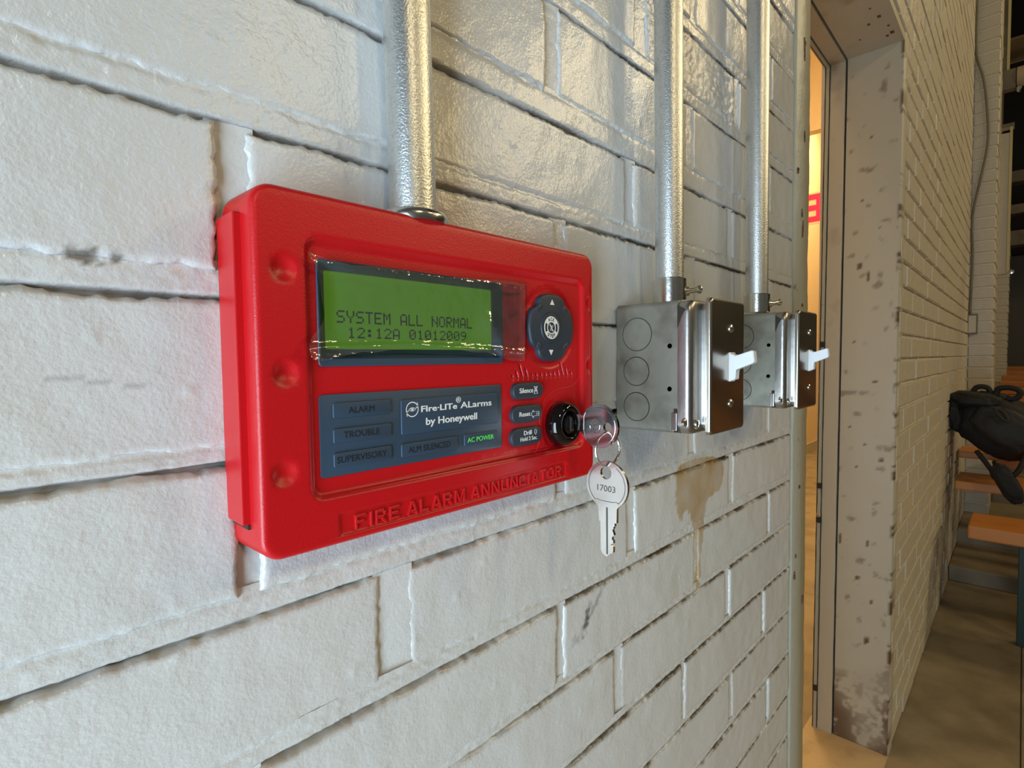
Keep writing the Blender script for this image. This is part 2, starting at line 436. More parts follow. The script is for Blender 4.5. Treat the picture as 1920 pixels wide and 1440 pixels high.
# mortar beds and perpends: recessed, deepest along the foot of each bed
mv, mf, ma = [], [], []
def bed(x0, x1, z0, z1, vertical=False):
    fine = in_view(x0, x1, z0, z1)
    s = .0022 if fine else .03
    nx = max(2, int((x1-x0)/s)) if not vertical else 7; nz = 15 if not vertical else max(2, int((z1-z0)/s))
    b0 = len(mv)
    Hh = z1-z0
    offs = [0, .0022, .0032, .0038, .0044, .0050, .0057, .0066] + [.0066+(Hh-.0114)*q/6 for q in (1, 2, 3, 4, 5)] + [Hh-.0048, Hh-.0040, Hh-.0033, Hh-.002, Hh]
    if not fine: offs = [0, .0035, .0050, .0066, Hh-.0045, Hh]
    if not vertical: nz = len(offs)-1
    for j in range(nz+1):
        for i in range(nx+1):
            x = x0+(x1-x0)*i/nx; z = z0+(z1-z0)*j/nz
            if vertical:
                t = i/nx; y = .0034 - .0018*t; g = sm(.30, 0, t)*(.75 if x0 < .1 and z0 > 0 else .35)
                dt = g*max(0, .4+N(x, z, 0, 60))  # grime and the left brick's shade put into the upright joint's colour
            else:
                o = offs[j]; z = z0+o; wv = N(x, 3, z0, 90)*.0013+N(x, 6, z0, 300)*.0011; oo = o+wv*sm(.0100, .005, o)
                y = .0008 + .0058*sm(.0062, .0046, oo)*(.75+.5*N(x, 8, z0, 30)) + .0010*sm(Hh-.0058, Hh-.0040, oo)*(.6+N(x, 2, z0, 25))
                z += wv*sm(.0022, .0034, o)*sm(Hh, Hh-.006, o)
                dt = sm(.0068, .0054, oo)*min(max(.62+1.1*N(x, z*2, 3, 14)+1.0*N(x, z, 1, 70), 0), 1)*(.60+.40*sm(.12, .45, x))  # grime and the lower brick's shade put into the bed foot colour
            if fine: y += N(x, 1, z, 40)*.0005 + N(x, 5, z, 260)*.0004
            a, b, c = soiling(x, z)
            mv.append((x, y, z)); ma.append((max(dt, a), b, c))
    for j in range(nz):
        for i in range(nx):
            a = b0+j*(nx+1)+i; mf.append((a, a+1, a+nx+2, a+nx+1))
for (hi, lo) in zip(rows, rows[1:]):
    x = XW0-.002
    while x < XW1-.001:
        xn = min(x+.16, XW1); bed(x, xn, lo[1]-.0035, hi[0]+.0035); x = xn
for (z0, z1, J) in rows:
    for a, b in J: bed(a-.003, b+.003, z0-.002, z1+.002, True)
me = pyd('mortar', mv, mf); attrs(me, ma)
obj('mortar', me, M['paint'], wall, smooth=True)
obj('wall_core', box(XW0, XW1, .012, .20, FLOOR, 1.80), M['core'], wall)

# edge casing where the near wall meets the doorway, ragged painted arris
def ragged_strip(x0, x1, z0, z1, y0, y1, parent, name, m, amp=.0022, st=.006):
    n = int((z1-z0)/st); v = []; f = []
    for i in range(n+1):
        z = z0+(z1-z0)*i/n
        a = x0 + N(x0, 0, z, 45)*amp*.5; b = x1 + N(x1, 3, z, 22)*amp*1.4 + N(x1, 3, z, 120)*amp*.6 - .004*max(0, N(5, 3, z, 5))
        q = N(1, 2, z, 30)*.0007
        v += [(a, y1, z), (a, y0+q+.001, z), (a+.002, y0+q, z), ((a+b)/2, y0+q-.0004+N(2, 2, z, 60)*.0004, z), (b-.004, y0+q, z), (b, y0+.004, z), (b, y1, z)]
    for i in range(n):
        for k in range(6): f.append((i*7+k, i*7+k+1, i*7+8+k, i*7+7+k))
    me = pyd(name, v, f); fixn(me); return obj(name, me, m, parent, smooth=True)
trim1 = bpy.data.objects.new('trim_1', None); COL.objects.link(trim1); tag(trim1, kind='structure')
ragged_strip(.8510, .9215, FLOOR, 1.80, -.0005, .20, trim1, 'casing', M['jamb_edge'])
obj('caulk_groove', box(.840, .853, .0050, .19, FLOOR, 1.80), M['gap'], trim1)
# scratches and chips on the casing
cb = bmesh.new()
for (x, z, w, h) in ((.884, .455, .0016, .030), (.888, .462, .003, .006), (.889, .325, .002, .014), (.884, .195, .0016, .028), (.880, .215, .002, .01), (.886, .080, .002, .006), (.880, -.20, .004, .006), (.905, -.38, .003, .010), (.868, -.30, .002, .006), (.86, .27, .006, .006), (.862, -.05, .004, .01), (.861, -.33, .004, .009)):
    for i in range(3):
        xx = x+random.uniform(-.002, .002); zz = z+random.uniform(-h, h)*.5
        box(xx-w*.4, xx+w*.4, -.0022, -.0008, zz-h*.32, zz+h*.32, b=cb)
obj('paint_chip', cb, M['rust'], trim1)

# ------------------------------------------------------------------ doorway
XJ = 1.737; ZS = .832
trim2 = bpy.data.objects.new('trim_2', None); COL.objects.link(trim2); tag(trim2, kind='structure')
def lean(z): return .030*(z+.15)          # the reveal is slightly out of plumb
# far reveal: plaster panel, subdivided for worn edge
v = []; f = []; at_ = []; n = 330; ys = [.130, .124, .118, .112, .106, .1, .094, .088, .082, .076, .070, .064, .058, .052, .046, .040, .034, .028, .022, .017, .013, .010, .007, .0045, .0025]
CHIP = [(.050, -.07, .006, .003), (.048, .35, .004, .002), (.090, .43, .003, .002), (.03, -.285, .006, .006), (.068, -.245, .004, .004), (.09, -.31, .003, .003), (.08, -.62, .005, .008), (.045, -.68, .005, .006), (.10, .04, .003, .004), (.105, -.20, .003, .003), (.07, .60, .003, .003), (.055, -.79, .009, .010), (.06, -.52, .003, .012), (.125, -.52, .004, .014), (.09, .25, .006, .010), (.07, .22, .004, .014)]
for i in range(n+1):
    z = FLOOR + (ZS-FLOOR)*i/n; e = N(1, 0, z, 18)*.006 + N(1, 0, z, 70)*.003
    x = XJ + lean(z); h = z-FLOOR
    for y in ys:
        q = .5*N(y, 1, z, 26)+.4*N(y, 3, z, 80)
        foot = sm(.27, .02, h+.18*N(y, 8, z, 9)-.05*sm(.05, 0, y)); d = sm(.20, .42, q+foot*.62)*foot*.95
        d = max(d, .30*foot*sm(-.3, .4, N(y, 5, z, 12)))
        arr = sm(.011, .002, y)*sm(.10, .34, N(0, 6, z, 14)+.5*N(y, 2, z, 90)); d = max(d, arr)
        d = max(d, sm(.40, .62, N(y, 9, z, 34)+.2*N(y, 2, z, 130))*.55)
        for cy_, cz_, ra, rb2 in CHIP:
            if abs(z-cz_) < .02 and abs(y-cy_) < .012: d = max(d, sm(1.1, .7, math.hypot((y-cy_)/ra, (z-cz_)/rb2)+.5*N(y, 1, z, 200)))
        v.append((x+N(y, 0, z, 12)*.001+.0005*d, y, z)); at_.append((d, 0, 0))
    v += [(x+.003+abs(e)*.6, .0002, z), (x+.06, .0, z)]; at_ += [(arr, 0, 0), (0, 0, 0)]
W_ = len(ys)+2
for i in range(n):
    for k in range(W_-1): f.append((i*W_+k, i*W_+k+1, i*W_+W_+1+k, i*W_+W_+k))
me = fixn(pyd('reveal', v, f)); attrs(me, at_)
M['jamb_worn'] = paint_mat('worn_cream_paint', (.47, .425, .32), .5, .5, (.11, .055, .022))
obj('reveal', me, M['jamb_worn'], trim2, smooth=True)
# steel frame strips beside and above, with dark gaps between
door1 = bpy.data.objects.new('door_1', None); COL.objects.link(door1); tag(door1, kind='structure')
def strip(y0, y1, dx, m, name, par=door1, top=True):
    v = []; f = []; zt = ZS + .0
    n = 60
    for i in range(n+1):
        z = FLOOR+(zt-FLOOR)*i/n; x = XJ+lean(z)+dx; w = N(2, y0*40, z, 30)*.0008
        v += [(x+.05, y0+w, z), (x, y0+w, z), (x, y1+w, z), (x+.05, y1+w, z)]
    for i in range(n):
        for k in range(3): f.append((i*4+k, i*4+k+1, i*4+5+k, i*4+4+k))
    obj(name, fixn(pyd(name, v, f)), m, par)
    if top:
        obj(name, box(.90, XJ+.05, y0, y1, zt+dx, zt+.05), m, par)
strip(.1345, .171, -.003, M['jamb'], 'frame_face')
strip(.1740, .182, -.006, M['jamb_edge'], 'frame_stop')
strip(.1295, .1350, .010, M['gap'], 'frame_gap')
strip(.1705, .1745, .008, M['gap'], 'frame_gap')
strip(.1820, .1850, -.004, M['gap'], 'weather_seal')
for z in (.035, -.375, -.475, -.97):
    b = box(XJ+lean(z)-.012, XJ+lean(z)+.004, .172, .184, z-.008, z+.008, bev=.002)
    obj('hinge_knuckle', b, M['gap'], door1)
b = box(XJ+lean(-.46)-.009, XJ+lean(-.46)+.004, .173, .183, -.463, -.457, bev=.001); obj('latch_strike', b, M['zinc'], door1)
# lintel with soffit
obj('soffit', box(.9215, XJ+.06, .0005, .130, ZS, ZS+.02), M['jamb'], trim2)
sb = bmesh.new()
for (x, y, r) in ((1.60, .03, .006), (1.66, .02, .004), (1.62, .055, .005), (1.70, .018, .007), (1.71, .03, .005), (1.55, .04, .003), (1.68, .085, .003)):
    box(x-r, x+r, y-r*.6, y+r*.6, ZS-.001, ZS+.001, bev=.0004, seg=1, b=sb)
obj('paint_chip', sb, M['rust'], trim2)

# ------------------------------------------------------------------ far wall beyond the doorway
wall2 = bpy.data.objects.new('wall_right', None); COL.objects.link(wall2); tag(wall2, kind='structure'); BASE[wall2] = Vector()
TOP = 3.4
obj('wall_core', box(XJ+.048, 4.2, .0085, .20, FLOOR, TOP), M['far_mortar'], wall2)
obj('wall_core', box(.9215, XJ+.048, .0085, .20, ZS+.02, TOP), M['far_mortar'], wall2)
ub = box(0, 1, 0, .012, 0, 1, bev=0); unit = bpy.data.meshes.new('brick')
def brick12(w, h, c):
    b = bmesh.new(); y = [0, c]
    o = [(0, 0), (w, 0), (w, h), (0, h)]; i = [(c, c), (w-c, c), (w-c, h-c), (c, h-c)]
    V0 = [b.verts.new((x, .010, z)) for x, z in o]; V1 = [b.verts.new((x, .002, z)) for x, z in o]; V2 = [b.verts.new((x, 0, z)) for x, z in i]
    for A, B in ((V0, V1), (V1, V2)):
        for k in range(4): b.faces.new((A[k], A[(k+1) % 4], B[(k+1) % 4], B[k]))
    b.faces.new(V2); bmesh.ops.recalc_face_normals(b, faces=b.faces[:])
    m = bpy.data.meshes.new('brick'); b.to_mesh(m); b.free(); m.materials.append(M['far_paint']); return m
shared = [brick12(.213, .0575, .0022), brick12(.213, .0575, .003), brick12(.100, .0575, .0025)]
rest = bmesh.new()
cnt = 0; r = 0; z = FLOOR+.004
while z < TOP-.07:
    odd = r % 2
    x0s = []
    if z < ZS: xx = XJ+.020+lean(z)
    else: xx = .925
    if odd: x0s.append((xx, .100)); xx += .110
    while xx < 4.19:
        w = min(.213, 4.195-xx)
        if w > .03: x0s.append((xx, w))
        xx += .2235
    for (xa, w) in x0s:
        vis = xa < 2.75 and cnt < 292 and -1.1 < z < .95 and (z < .40*xa+.2)
        y = random.uniform(-.0015, .0015)
        if vis and (abs(w-.213) < .001 or abs(w-.1) < .001):
            me = shared[2] if w < .15 else random.choice(shared[:2])
            o = bpy.data.objects.new('brick', me); COL.objects.link(o); o.parent = wall2; o.location = (xa, y, z); cnt += 1
        else:
            box(xa, xa+w, y+.0005, .010, z, z+.0575, b=rest)
    z += .0675; r += 1
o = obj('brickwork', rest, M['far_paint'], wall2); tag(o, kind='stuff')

# pilasters ----------------------------------------------------------------
def pilaster(nm, X, ydeep, w, z1, m, kmax):
    p = bpy.data.objects.new(nm, None); COL.objects.link(p); tag(p, kind='structure'); BASE[p] = Vector()
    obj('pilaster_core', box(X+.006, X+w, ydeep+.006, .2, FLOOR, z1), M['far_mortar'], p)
    z = FLOOR+.004; i = 0; sh = {}
    while z < z1-.06:
        b = box(X, X+w-.002, ydeep, 0.0, z, z+.0575, bev=.003, seg=1)
        dx = random.uniform(-.002, .002); b.transform(Matrix.Translation((dx, dx, 0)))
        obj('brick', b, m, p); z += .0675; i += 1
    return p
pilaster('wall_pilaster', 4.20, -.112, .34, 3.0, M['far_paint'], 99)
pilaster('wall_pilaster.001', 7.0, -.125, .34, 1.25, M['far_paint'], 99)
obj_w3 = obj('wall_far', box(4.54, 9.0, .0, .2, FLOOR, TOP), M['far_paint']); tag(obj_w3, kind='structure')

# floor, ceiling, dark end of the hall
fl = bmesh.new(); bmesh.ops.create_grid(fl, x_segments=80, y_segments=60, size=1, matrix=Matrix.Translation((3.0, -4.4, FLOOR)) @ Matrix.Diagonal((6.2, 6.0, 1, 1)))
o = obj('floor', fl, M['concrete']); tag(o, kind='structure')
o = obj('floor_joint', box(1.78, 9.0, -.262, -.259, FLOOR-.002, FLOOR+.0008), M['gap']); tag(o, kind='structure'); o.name = 'trim_3'
o = obj('wall_end', box(9.0, 9.1, -10, .2, FLOOR, 4.6), M['void']); tag(o, kind='structure')
o = obj('ceiling', box(2.0, 9.1, -10, .2, 4.5, 4.6), M['void']); tag(o, kind='structure')

# corridor seen through the doorway
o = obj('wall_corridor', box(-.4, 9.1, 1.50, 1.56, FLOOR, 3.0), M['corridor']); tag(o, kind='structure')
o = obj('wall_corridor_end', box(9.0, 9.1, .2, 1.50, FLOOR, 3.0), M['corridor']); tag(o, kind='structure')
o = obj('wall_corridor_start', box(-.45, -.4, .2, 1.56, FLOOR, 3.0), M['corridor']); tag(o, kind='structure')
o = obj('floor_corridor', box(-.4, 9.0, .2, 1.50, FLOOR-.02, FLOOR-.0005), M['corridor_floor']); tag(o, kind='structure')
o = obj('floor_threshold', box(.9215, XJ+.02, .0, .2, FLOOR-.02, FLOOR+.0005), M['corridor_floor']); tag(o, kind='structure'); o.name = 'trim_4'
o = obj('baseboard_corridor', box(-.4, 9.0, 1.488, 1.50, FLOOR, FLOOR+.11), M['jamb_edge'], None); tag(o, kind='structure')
cl = bpy.data.objects.new('ceiling_corridor', None); COL.objects.link(cl); tag(cl, kind='structure'); BASE[cl] = Vector()
obj('ceiling_grid', box(-.4, 9.0, .2, 1.5, 3.0, 3.05), M['jamb_edge'], cl)
tm = None
for i in range(15):
    for j in range(2):
        if tm is None: tb = box(0, .592, 0, .632, -.012, 0, bev=.004, seg=1); tm = bpy.data.meshes.new('ceiling_tile'); tb.to_mesh(tm); tb.free(); tm.materials.append(M['corridor_ceiling'])
        o = bpy.data.objects.new('ceiling_tile', tm); COL.objects.link(o); o.parent = cl; o.location = (.1+i*.6, .21+j*.645, 3.0)
o = obj('wall_bulkhead', box(5.2, 5.3, .2, 1.5, 1.95, 3.0), M['corridor']); tag(o, kind='structure')

# exit sign, seen from behind, hanging in the corridor
ex = thing('exit_sign', 'glowing red exit sign hanging in the warm corridor beyond the doorway', 'sign', (4.0, .93, .90))
TX = lambda a, y, z: (4.0+y, a, z)
obj('sign_panel', box(4.0, 4.012, .735, 1.13, .885, 1.095, bev=.002), M['exit_clear'], ex)
obj('sign_lettering', text_mesh('EXIT', .745, 1.12, .90, 1.082, -.001, ext=.001, bold=.03, T=TX), M['exit_red'], ex)
obj('hanger', box(4.002, 4.010, .92, .94, 1.095, 3.0), M['jamb_edge'], ex)

# ------------------------------------------------------------------ fire alarm annunciator
D = .0282; R0 = -.0260; XL, XR, ZB, ZT = .0803, .3075, -.0805, .0718
def fs(y): return (y-CY)/(-D-CY)      # measurements were taken on the face plane; slide them along the sight line to depth y
def at(x, z, y=R0): s = fs(y); return x*s, z*s
pan = thing('fire_alarm_annunciator', 'red fire alarm annunciator panel with green lit display on the white brick wall', 'alarm panel', ((XL+XR)/2, 0, ZB))
def sd_rr(x, z, x0, x1, z0, z1, r):
    qx = abs(x-(x0+x1)/2)-(x1-x0)/2+r; qz = abs(z-(z0+z1)/2)-(z1-z0)/2+r
    return math.hypot(max(qx, 0), max(qz, 0))+min(max(qx, qz), 0)-r
RX = (.1010, .2965, -.0598, .0540, .007)
EMB = (.1138, .2755, -.0770, -.0665, .0015)
DIM = [(.0928, .0385), (.0925, -.0040), (.0907, -.0450), (.3035, .0385), (.3035, -.0040), (.3035, -.0450)]
slots = []
hh = [.0022, .0048, .0086, .0060, .0026, .0030, .0030, .0030, .0030, .0036, .0046, .0086, .0058, .0030]
for i in range(14):
    x = .2275+.00437*i; slots.append((x, -.0105, hh[i]))
ox, oz = at(.2592, .0203); lx, lz = at(.2700, -.0410)
def depth(x, z):
    y = 0.0
    r = -sd_rr(x, z, *RX); y += .0024*sm(0, .0036, r)
    for dx, dz in DIM:
        d = math.hypot(x-dx, z-dz)
        if d < .0062: y += .0021*(1-(d/.0062)**2)**1.5
    e = -sd_rr(x, z, *EMB); y += .0008*sm(0, .0006, e)
    for (sx, sz, h) in slots:
        if abs(x-sx) < .005 and sz-.001 < z < sz+h+.001:
            lean_ = (z-sz-.0)*.35; d = abs(x-(sx-lean_+.0006)) ; w = .00085*sm(sz-.0006, sz+.001, z)*sm(sz+h+.0006, sz+h-.001, z)
            y += .0016*sm(w+.0004, w*.5, d)*sm(0, .0003, w)
    d = math.hypot(x-ox, (z-oz)); 
    if d < .0265: y += .0006*sm(.0262, .0250, d)*(1 if abs(z-oz) > .012 else .35)
    d = math.hypot(x-lx, (z-lz)); y += .0010*sm(.0195, .0160, d)
    return y
outl = rrect(XL, XR, ZB, ZT, .0095, 10)
FR = .0030
loops2 = [inset(outl, FR*(1-math.cos(a*PI/12))) for a in (1, 2, 3, 4, 5, 6)]
hole = rrect(at(.1061, 0)[0]+.0007, at(.2172, 0)[0]-.0007, at(0, -.0016)[1]+.0007, at(0, .0442)[1]-.0007, .0016, 5)
extra = []
for o_ in (0, .0006, .0012, .0018, .0024, .0030, .0036):
    extra.append(rrect(RX[0]+o_, RX[1]-o_, RX[2]+o_, RX[3]-o_, max(RX[4]-o_, .001), 8))
for o_ in (0, .0006): extra.append(rrect(EMB[0]+o_, EMB[1]-o_, EMB[2]+o_, EMB[3]-o_, EMB[4], 4))
pts = []
for dx, dz in DIM[:3]+DIM[3:]:
    for rr in (.001, .002, .003, .004, .005, .006):
        pts += [(dx+rr*math.cos(t*PI/8), dz+rr*math.sin(t*PI/8)) for t in range(16)]
for cx, cz, rads in ((ox, oz, (.0248, .0255, .0262)), (lx, lz, (.0160, .0178, .0195))):
    for rr in rads: pts += [(cx+rr*math.cos(t*PI/40), cz+rr*math.sin(t*PI/40)) for t in range(80)]
g = .00035; x = .2230
while x < .2900:
    z = -.0112
    while z < -.0008: pts.append((x, z)); z += g*1.6
    x += g
x = XL+.004
while x < XR-.004:
    z = ZB+.004
    while z < ZT-.004: pts.append((x+random.uniform(-1, 1)*1e-4, z+random.uniform(-1, 1)*1e-4)); z += .0022
    x += .0022
base = loops2[-1]
pts = [p for p in pts if -sd_rr(p[0], p[1], XL+FR, XR-FR, ZB+FR, ZT-FR, .0065) > .0003]
V, F = cdt(base, [hole], extra, pts)
v = [(p.x, -D+depth(p.x, p.y), p.y) for p in V]; f = [tuple(t) for t in F]
def ring_pts(loop, y): return [(a, y, b) for a, b in loop]
rings = [ring_pts(inset(outl, -.0006), 0.0), ring_pts(outl, -D+FR)] + [ring_pts(l, -D+FR*(1-math.sin(a*PI/12))) for a, l in zip((1, 2, 3, 4, 5, 6), loops2)]
n = len(outl); b0 = len(v)
for rg in rings: v += rg
for k_ in range(len(rings)-1):
    for i in range(n):
        j = (i+1) % n; f.append((b0+k_*n+i, b0+k_*n+j, b0+(k_+1)*n+j, b0+(k_+1)*n+i))
me = pyd('housing', v, f); b = bmesh.new(); b.from_mesh(me); bmesh.ops.remove_doubles(b, verts=b.verts[:], dist=2e-6); bmesh.ops.recalc_face_normals(b, faces=b.faces[:]); b.to_mesh(me); b.free()
obj('housing', me, M['red'], pan, smooth=True)
# back plate flange showing on the left side, with its two notches
obj('back_plate', box(XL-.0032, XL+.004, -.0185, .0, -.0655, .0605, bev=.0006), M['red'], pan)
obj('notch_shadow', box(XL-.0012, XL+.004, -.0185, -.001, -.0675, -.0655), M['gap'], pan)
# text bar
STROKES = {'F': (.78, [(0, 0, 0, 1), (0, .9, .78, .9), (0, .48, .66, .48)]), 'I': (.2, [(.1, 0, .1, 1)]),
 'R': (.86, [(0, 0, 0, 1), (0, .9, .62, .9), (0, .46, .62, .46), (.70, .82, .70, .54), (.40, .44, .80, 0)]),
 'E': (.80, [(0, 0, 0, 1), (0, .9, .8, .9), (0, .5, .7, .5), (0, .1, .8, .1)]), 'A': (.95, [(.05, 0, .45, 1), (.50, 1, .90, 0), (.2, .28, .75, .28)]),
 'L': (.74, [(0, 0, 0, 1), (0, .1, .74, .1)]), 'M': (1.05, [(0, 0, 0, 1), (.95, 0, .95, 1), (.04, .95, .48, .12), (.48, .12, .92, .95)]),
 'N': (.88, [(0, 0, 0, 1), (.8, 0, .8, 1), (.02, .96, .78, .04)]), 'U': (.86, [(0, .22, 0, 1), (.78, .22, .78, 1), (.12, .1, .66, .1), (.02, .26, .14, .10), (.64, .10, .76, .26)]),
 'C': (.84, [(0, .22, 0, .78), (.16, .9, .72, .9), (.16, .1, .72, .1), (.02, .74, .16, .9), (.02, .26, .16, .1), (.74, .72, .74, .86), (.74, .14, .74, .28)]),
 'T': (.82, [(.41, 0, .41, 1), (0, .9, .82, .9)]), 'O': (.92, [(0, .24, 0, .76), (.84, .24, .84, .76), (.18, .9, .66, .9), (.18, .1, .66, .1), (.02, .72, .2, .9), (.02, .28, .2, .1), (.82, .72, .64, .9), (.82, .28, .64, .1)])}
def stroke_text(s_, x0, x1, z0, z1, yb, yf, w=.21, par=None):
    h = z1-z0; tot = sum(.42 if c == ' ' else STROKES[c][0]+.36 for c in s_)-.36+w; k = (x1-x0)/tot; cx_ = x0+w*k/2; j = 0
    for c in s_:
        if c == ' ': cx_ += .42*k; continue
        wd, st = STROKES[c]; b = bmesh.new()
        for (ax, az, bx_, bz_) in st:
            p = Vector((cx_+ax*k, z0+az*h)); q = Vector((cx_+bx_*k, z0+bz_*h)); d = (q-p); ln = d.length; d.normalize(); nn = Vector((-d.y, d.x))
            hw = w*(k if abs(d.y) > .7 else h)*.5; j += 1; f_ = yf - 6e-6*(j % 7)
            cut = .00035
            P0 = [p-nn*hw, q-nn*hw, q+nn*hw, p+nn*hw]; P1 = [p-nn*(hw-cut)+d*cut, q-nn*(hw-cut)-d*cut, q+nn*(hw-cut)-d*cut, p+nn*(hw-cut)+d*cut]
            A = [b.verts.new((a_.x, yb, a_.y)) for a_ in P0]; B_ = [b.verts.new((a_.x, f_+cut*.6, a_.y)) for a_ in P0]; C_ = [b.verts.new((a_.x, f_, a_.y)) for a_ in P1]
            for u_, v_ in ((A, B_), (B_, C_)):
                for i in range(4): b.faces.new((u_[i], u_[(i+1) % 4], v_[(i+1) % 4], v_[i]))
            b.faces.new(C_)
        bmesh.ops.recalc_face_normals(b, faces=b.faces[:])
        obj('raised_letter', b, M['red'], par); cx_ += (wd+.36)*k
stroke_text('FIRE ALARM ANNUNCIATOR', .1214, .2708, -.0755, -.0688, -D+.0010, -D-.00035, par=pan)
# moulded ridge round the key lock
rid = [at(x_, z_) for x_, z_ in ((.2405, -.0600), (.2478, -.0530), (.2487, -.0450), (.2495, -.0350), (.2530, -.0265), (.2600, -.0210), (.2690, -.0185), (.2780, -.0180), (.2850, -.0160), (.2905, -.0120), (.2915, -.0060))]
obj('moulded_ridge', tube([(a, R0+.0001, b) for a, b in spline(rid, 6, False)], .00045, 8), M['red'], pan, smooth=True)

# display window
bx0, bz1 = at(.1061, .0442); bx1, bz0 = at(.2172, -.0016)
lx0, lz1 = at(.1096, .0397, -.0225); lx1, lz0 = at(.2095, .0060, -.0225)
def lp(x0, x1, z0, z1, r, y): return [(a, y, b) for a, b in rrect(x0, x1, z0, z1, r, 5)]
L = [lp(bx0, bx1, bz0, bz1, .0020, R0+.001), lp(bx0, bx1, bz0, bz1, .0020, R0-.0003), lp(bx0+.0003, bx1-.0003, bz0+.0003, bz1-.0003, .0018, R0-.0007),
     lp(bx0+.0010, bx1-.0010, bz0+.0034, bz1-.0010, .0015, R0-.0006), lp(lx0, lx1, lz0, lz1, .0012, -.0224), lp(lx0, lx1, lz0, lz1, .0012, -.0212)]
win = obj('display_bezel', loft(L, False, False), M['blue'], pan, angle=35)
lcd = obj('display_screen', box(lx0-.001, lx1+.001, -.0214, -.0205, lz0-.001, lz1+.001), M['lcd'], pan)
FONT = {'S': '01111 10000 10000 01110 00001 00001 11110', 'Y': '10001 10001 10001 01010 00100 00100 00100', 'T': '11111 00100 00100 00100 00100 00100 00100',
 'E': '11111 10000 10000 11110 10000 10000 11111', 'M': '10001 11011 10101 10101 10001 10001 10001', 'A': '01110 10001 10001 10001 11111 10001 10001',
 'L': '10000 10000 10000 10000 10000 10000 11111', 'N': '10001 10001 11001 10101 10011 10001 10001', 'O': '01110 10001 10001 10001 10001 10001 01110',
 'R': '11110 10001 10001 11110 10100 10010 10001', '1': '00100 01100 00100 00100 00100 00100 01110', '2': '01110 10001 00001 00010 00100 01000 11111',
 '0': '01110 10001 10011 10101 11001 10001 01110', '9': '01110 10001 10001 01111 00001 00010 01100', ':': '00000 01100 01100 00000 01100 01100 00000'}
def lcd_row(s, xa, xb, zt, zb_, nch):
    b = bmesh.new(); s0 = fs(-.0215); xa *= s0; xb *= s0; zt *= s0; zb_ *= s0
    pitch = (xb-xa)/(nch-1+5/6); dx = pitch/6; dz = (zt-zb_)/7
    for i, ch in enumerate(s):
        if ch == ' ': continue
        for r_, line in enumerate(FONT[ch].split()):
            for c_, bit in enumerate(line):
                if bit == '1':
                    x = xa+i*pitch+c_*dx; z = zt-(r_+1)*dz; g = 0
                    vs_ = [b.verts.new((p, -.02148, q)) for p, q in ((x+g, z+g), (x+dx-g, z+g), (x+dx-g, z+dz-g), (x+g, z+dz-g))]
                    b.faces.new(vs_)
    return b
obj('display_text', lcd_row('SYSTEM ALL NORMAL', .1151, .1942, .0230, .0175, 17), M['lcd_dot'], lcd)
obj('display_text', lcd_row(' 12:12A 01012009', .1155, .1897, .0157, .0109, 16), M['lcd_dot'], lcd)

# indicator plate
px0, pz1 = at(.1058, -.0136); px1, pz0 = at(.2152, -.0496)
plate = obj('indicator_plate', prism(rrect(px0, px1, pz0, pz1, .0016, 5), R0+.0006, R0-.0005, .0002, 2), M['blue'], pan, angle=40)
def win_btn(name, x0, x1, z0, z1, par=plate):
    a, b_ = at(x0, z0); c, d_ = at(x1, z1)
    return obj(name, prism(rrect(a, c, b_, d_, .0009, 5), R0-.0004, R0-.0012, .0004, 3), M['blue'], par, angle=40)
def ptext(s, x0, x1, z0, z1, y, m, par, bold=0.0, name='lettering', ext=.00006):
    a, b_ = at(x0, z0, y); c, d_ = at(x1, z1, y)
    return obj(name, text_mesh(s, a, c, b_, d_, y, ext=ext, bold=bold), m, par)
YB = R0-.00125
for (s, q, t, m) in (('ALARM', (.1117, .1412, -.0241, -.0174), (.1196, .1327, -.0225, -.0197), 'dark_ink'),
                  ('TROUBLE', (.1116, .1411, -.0351, -.0287), (.1170, .1352, -.0334, -.0305), 'dark_ink'),
                  ('SUPERVISORY', (.1115, .1409, -.0458, -.0393), (.1135, .1388, -.0442, -.0413), 'dark_ink'),
                  ('ALM SILENCED', (.1463, .1818, -.0462, -.0395), (.1511, .1774, -.0447, -.0416), 'dark_ink'),
                  ('AC POWER', (.1863, .2116, -.0458, -.0393), (.1895, .2092, -.0441, -.0415), 'green_ink')):
    w = win_btn('indicator_window', *q); ptext(s, *t, YB, M[m], w)
w = win_btn('logo_panel', .1466, .2118, -.0353, -.0181)
ptext('FIre·LITe', .1592, .1825, -.0251, -.0220, YB, M['white_ink'], w, .02)
ptext('ALarms', .1849, .2078, -.0251, -.0217, YB, M['white_ink'], w, .012)
ptext('®', .1819, .1852, -.0220, -.0188, YB, M['white_ink'], w)
ptext('by Honeywell', .1620, .1967, -.0330, -.0282, YB, M['white_ink'], w, .018)
# round eye emblem
b = bmesh.new(); ex0, ez0 = at(.1538, -.0233, YB)
def flat_ring(cx, cz, r0, r1, a0, a1, y, b, n=28, sx=1, sz=1):
    pr_ = None
    for i in range(n+1):
        a = math.radians(a0+(a1-a0)*i/n)
        c_ = [b.verts.new((cx+r*sx*math.cos(a), y, cz+r*sz*math.sin(a))) for r in (r0, r1)]
        if pr_: b.faces.new((pr_[0], pr_[1], c_[1], c_[0]))
        pr_ = c_
y_ = YB-.00004
flat_ring(ex0, ez0, .0033, .0038, 0, 360, y_, b)
flat_ring(ex0+.0001, ez0-.0001, .0006, .0007, 0, 360, y_, b, 12); flat_ring(ex0, ez0, 0, .0008, 0, 360, y_, b, 12)
flat_ring(ex0, ez0-.0016, .0022, .0026, 35, 150, y_, b, 14, 1.05, 1); flat_ring(ex0, ez0+.0014, .0021, .0024, 215, 330, y_, b, 14, 1.05, 1)
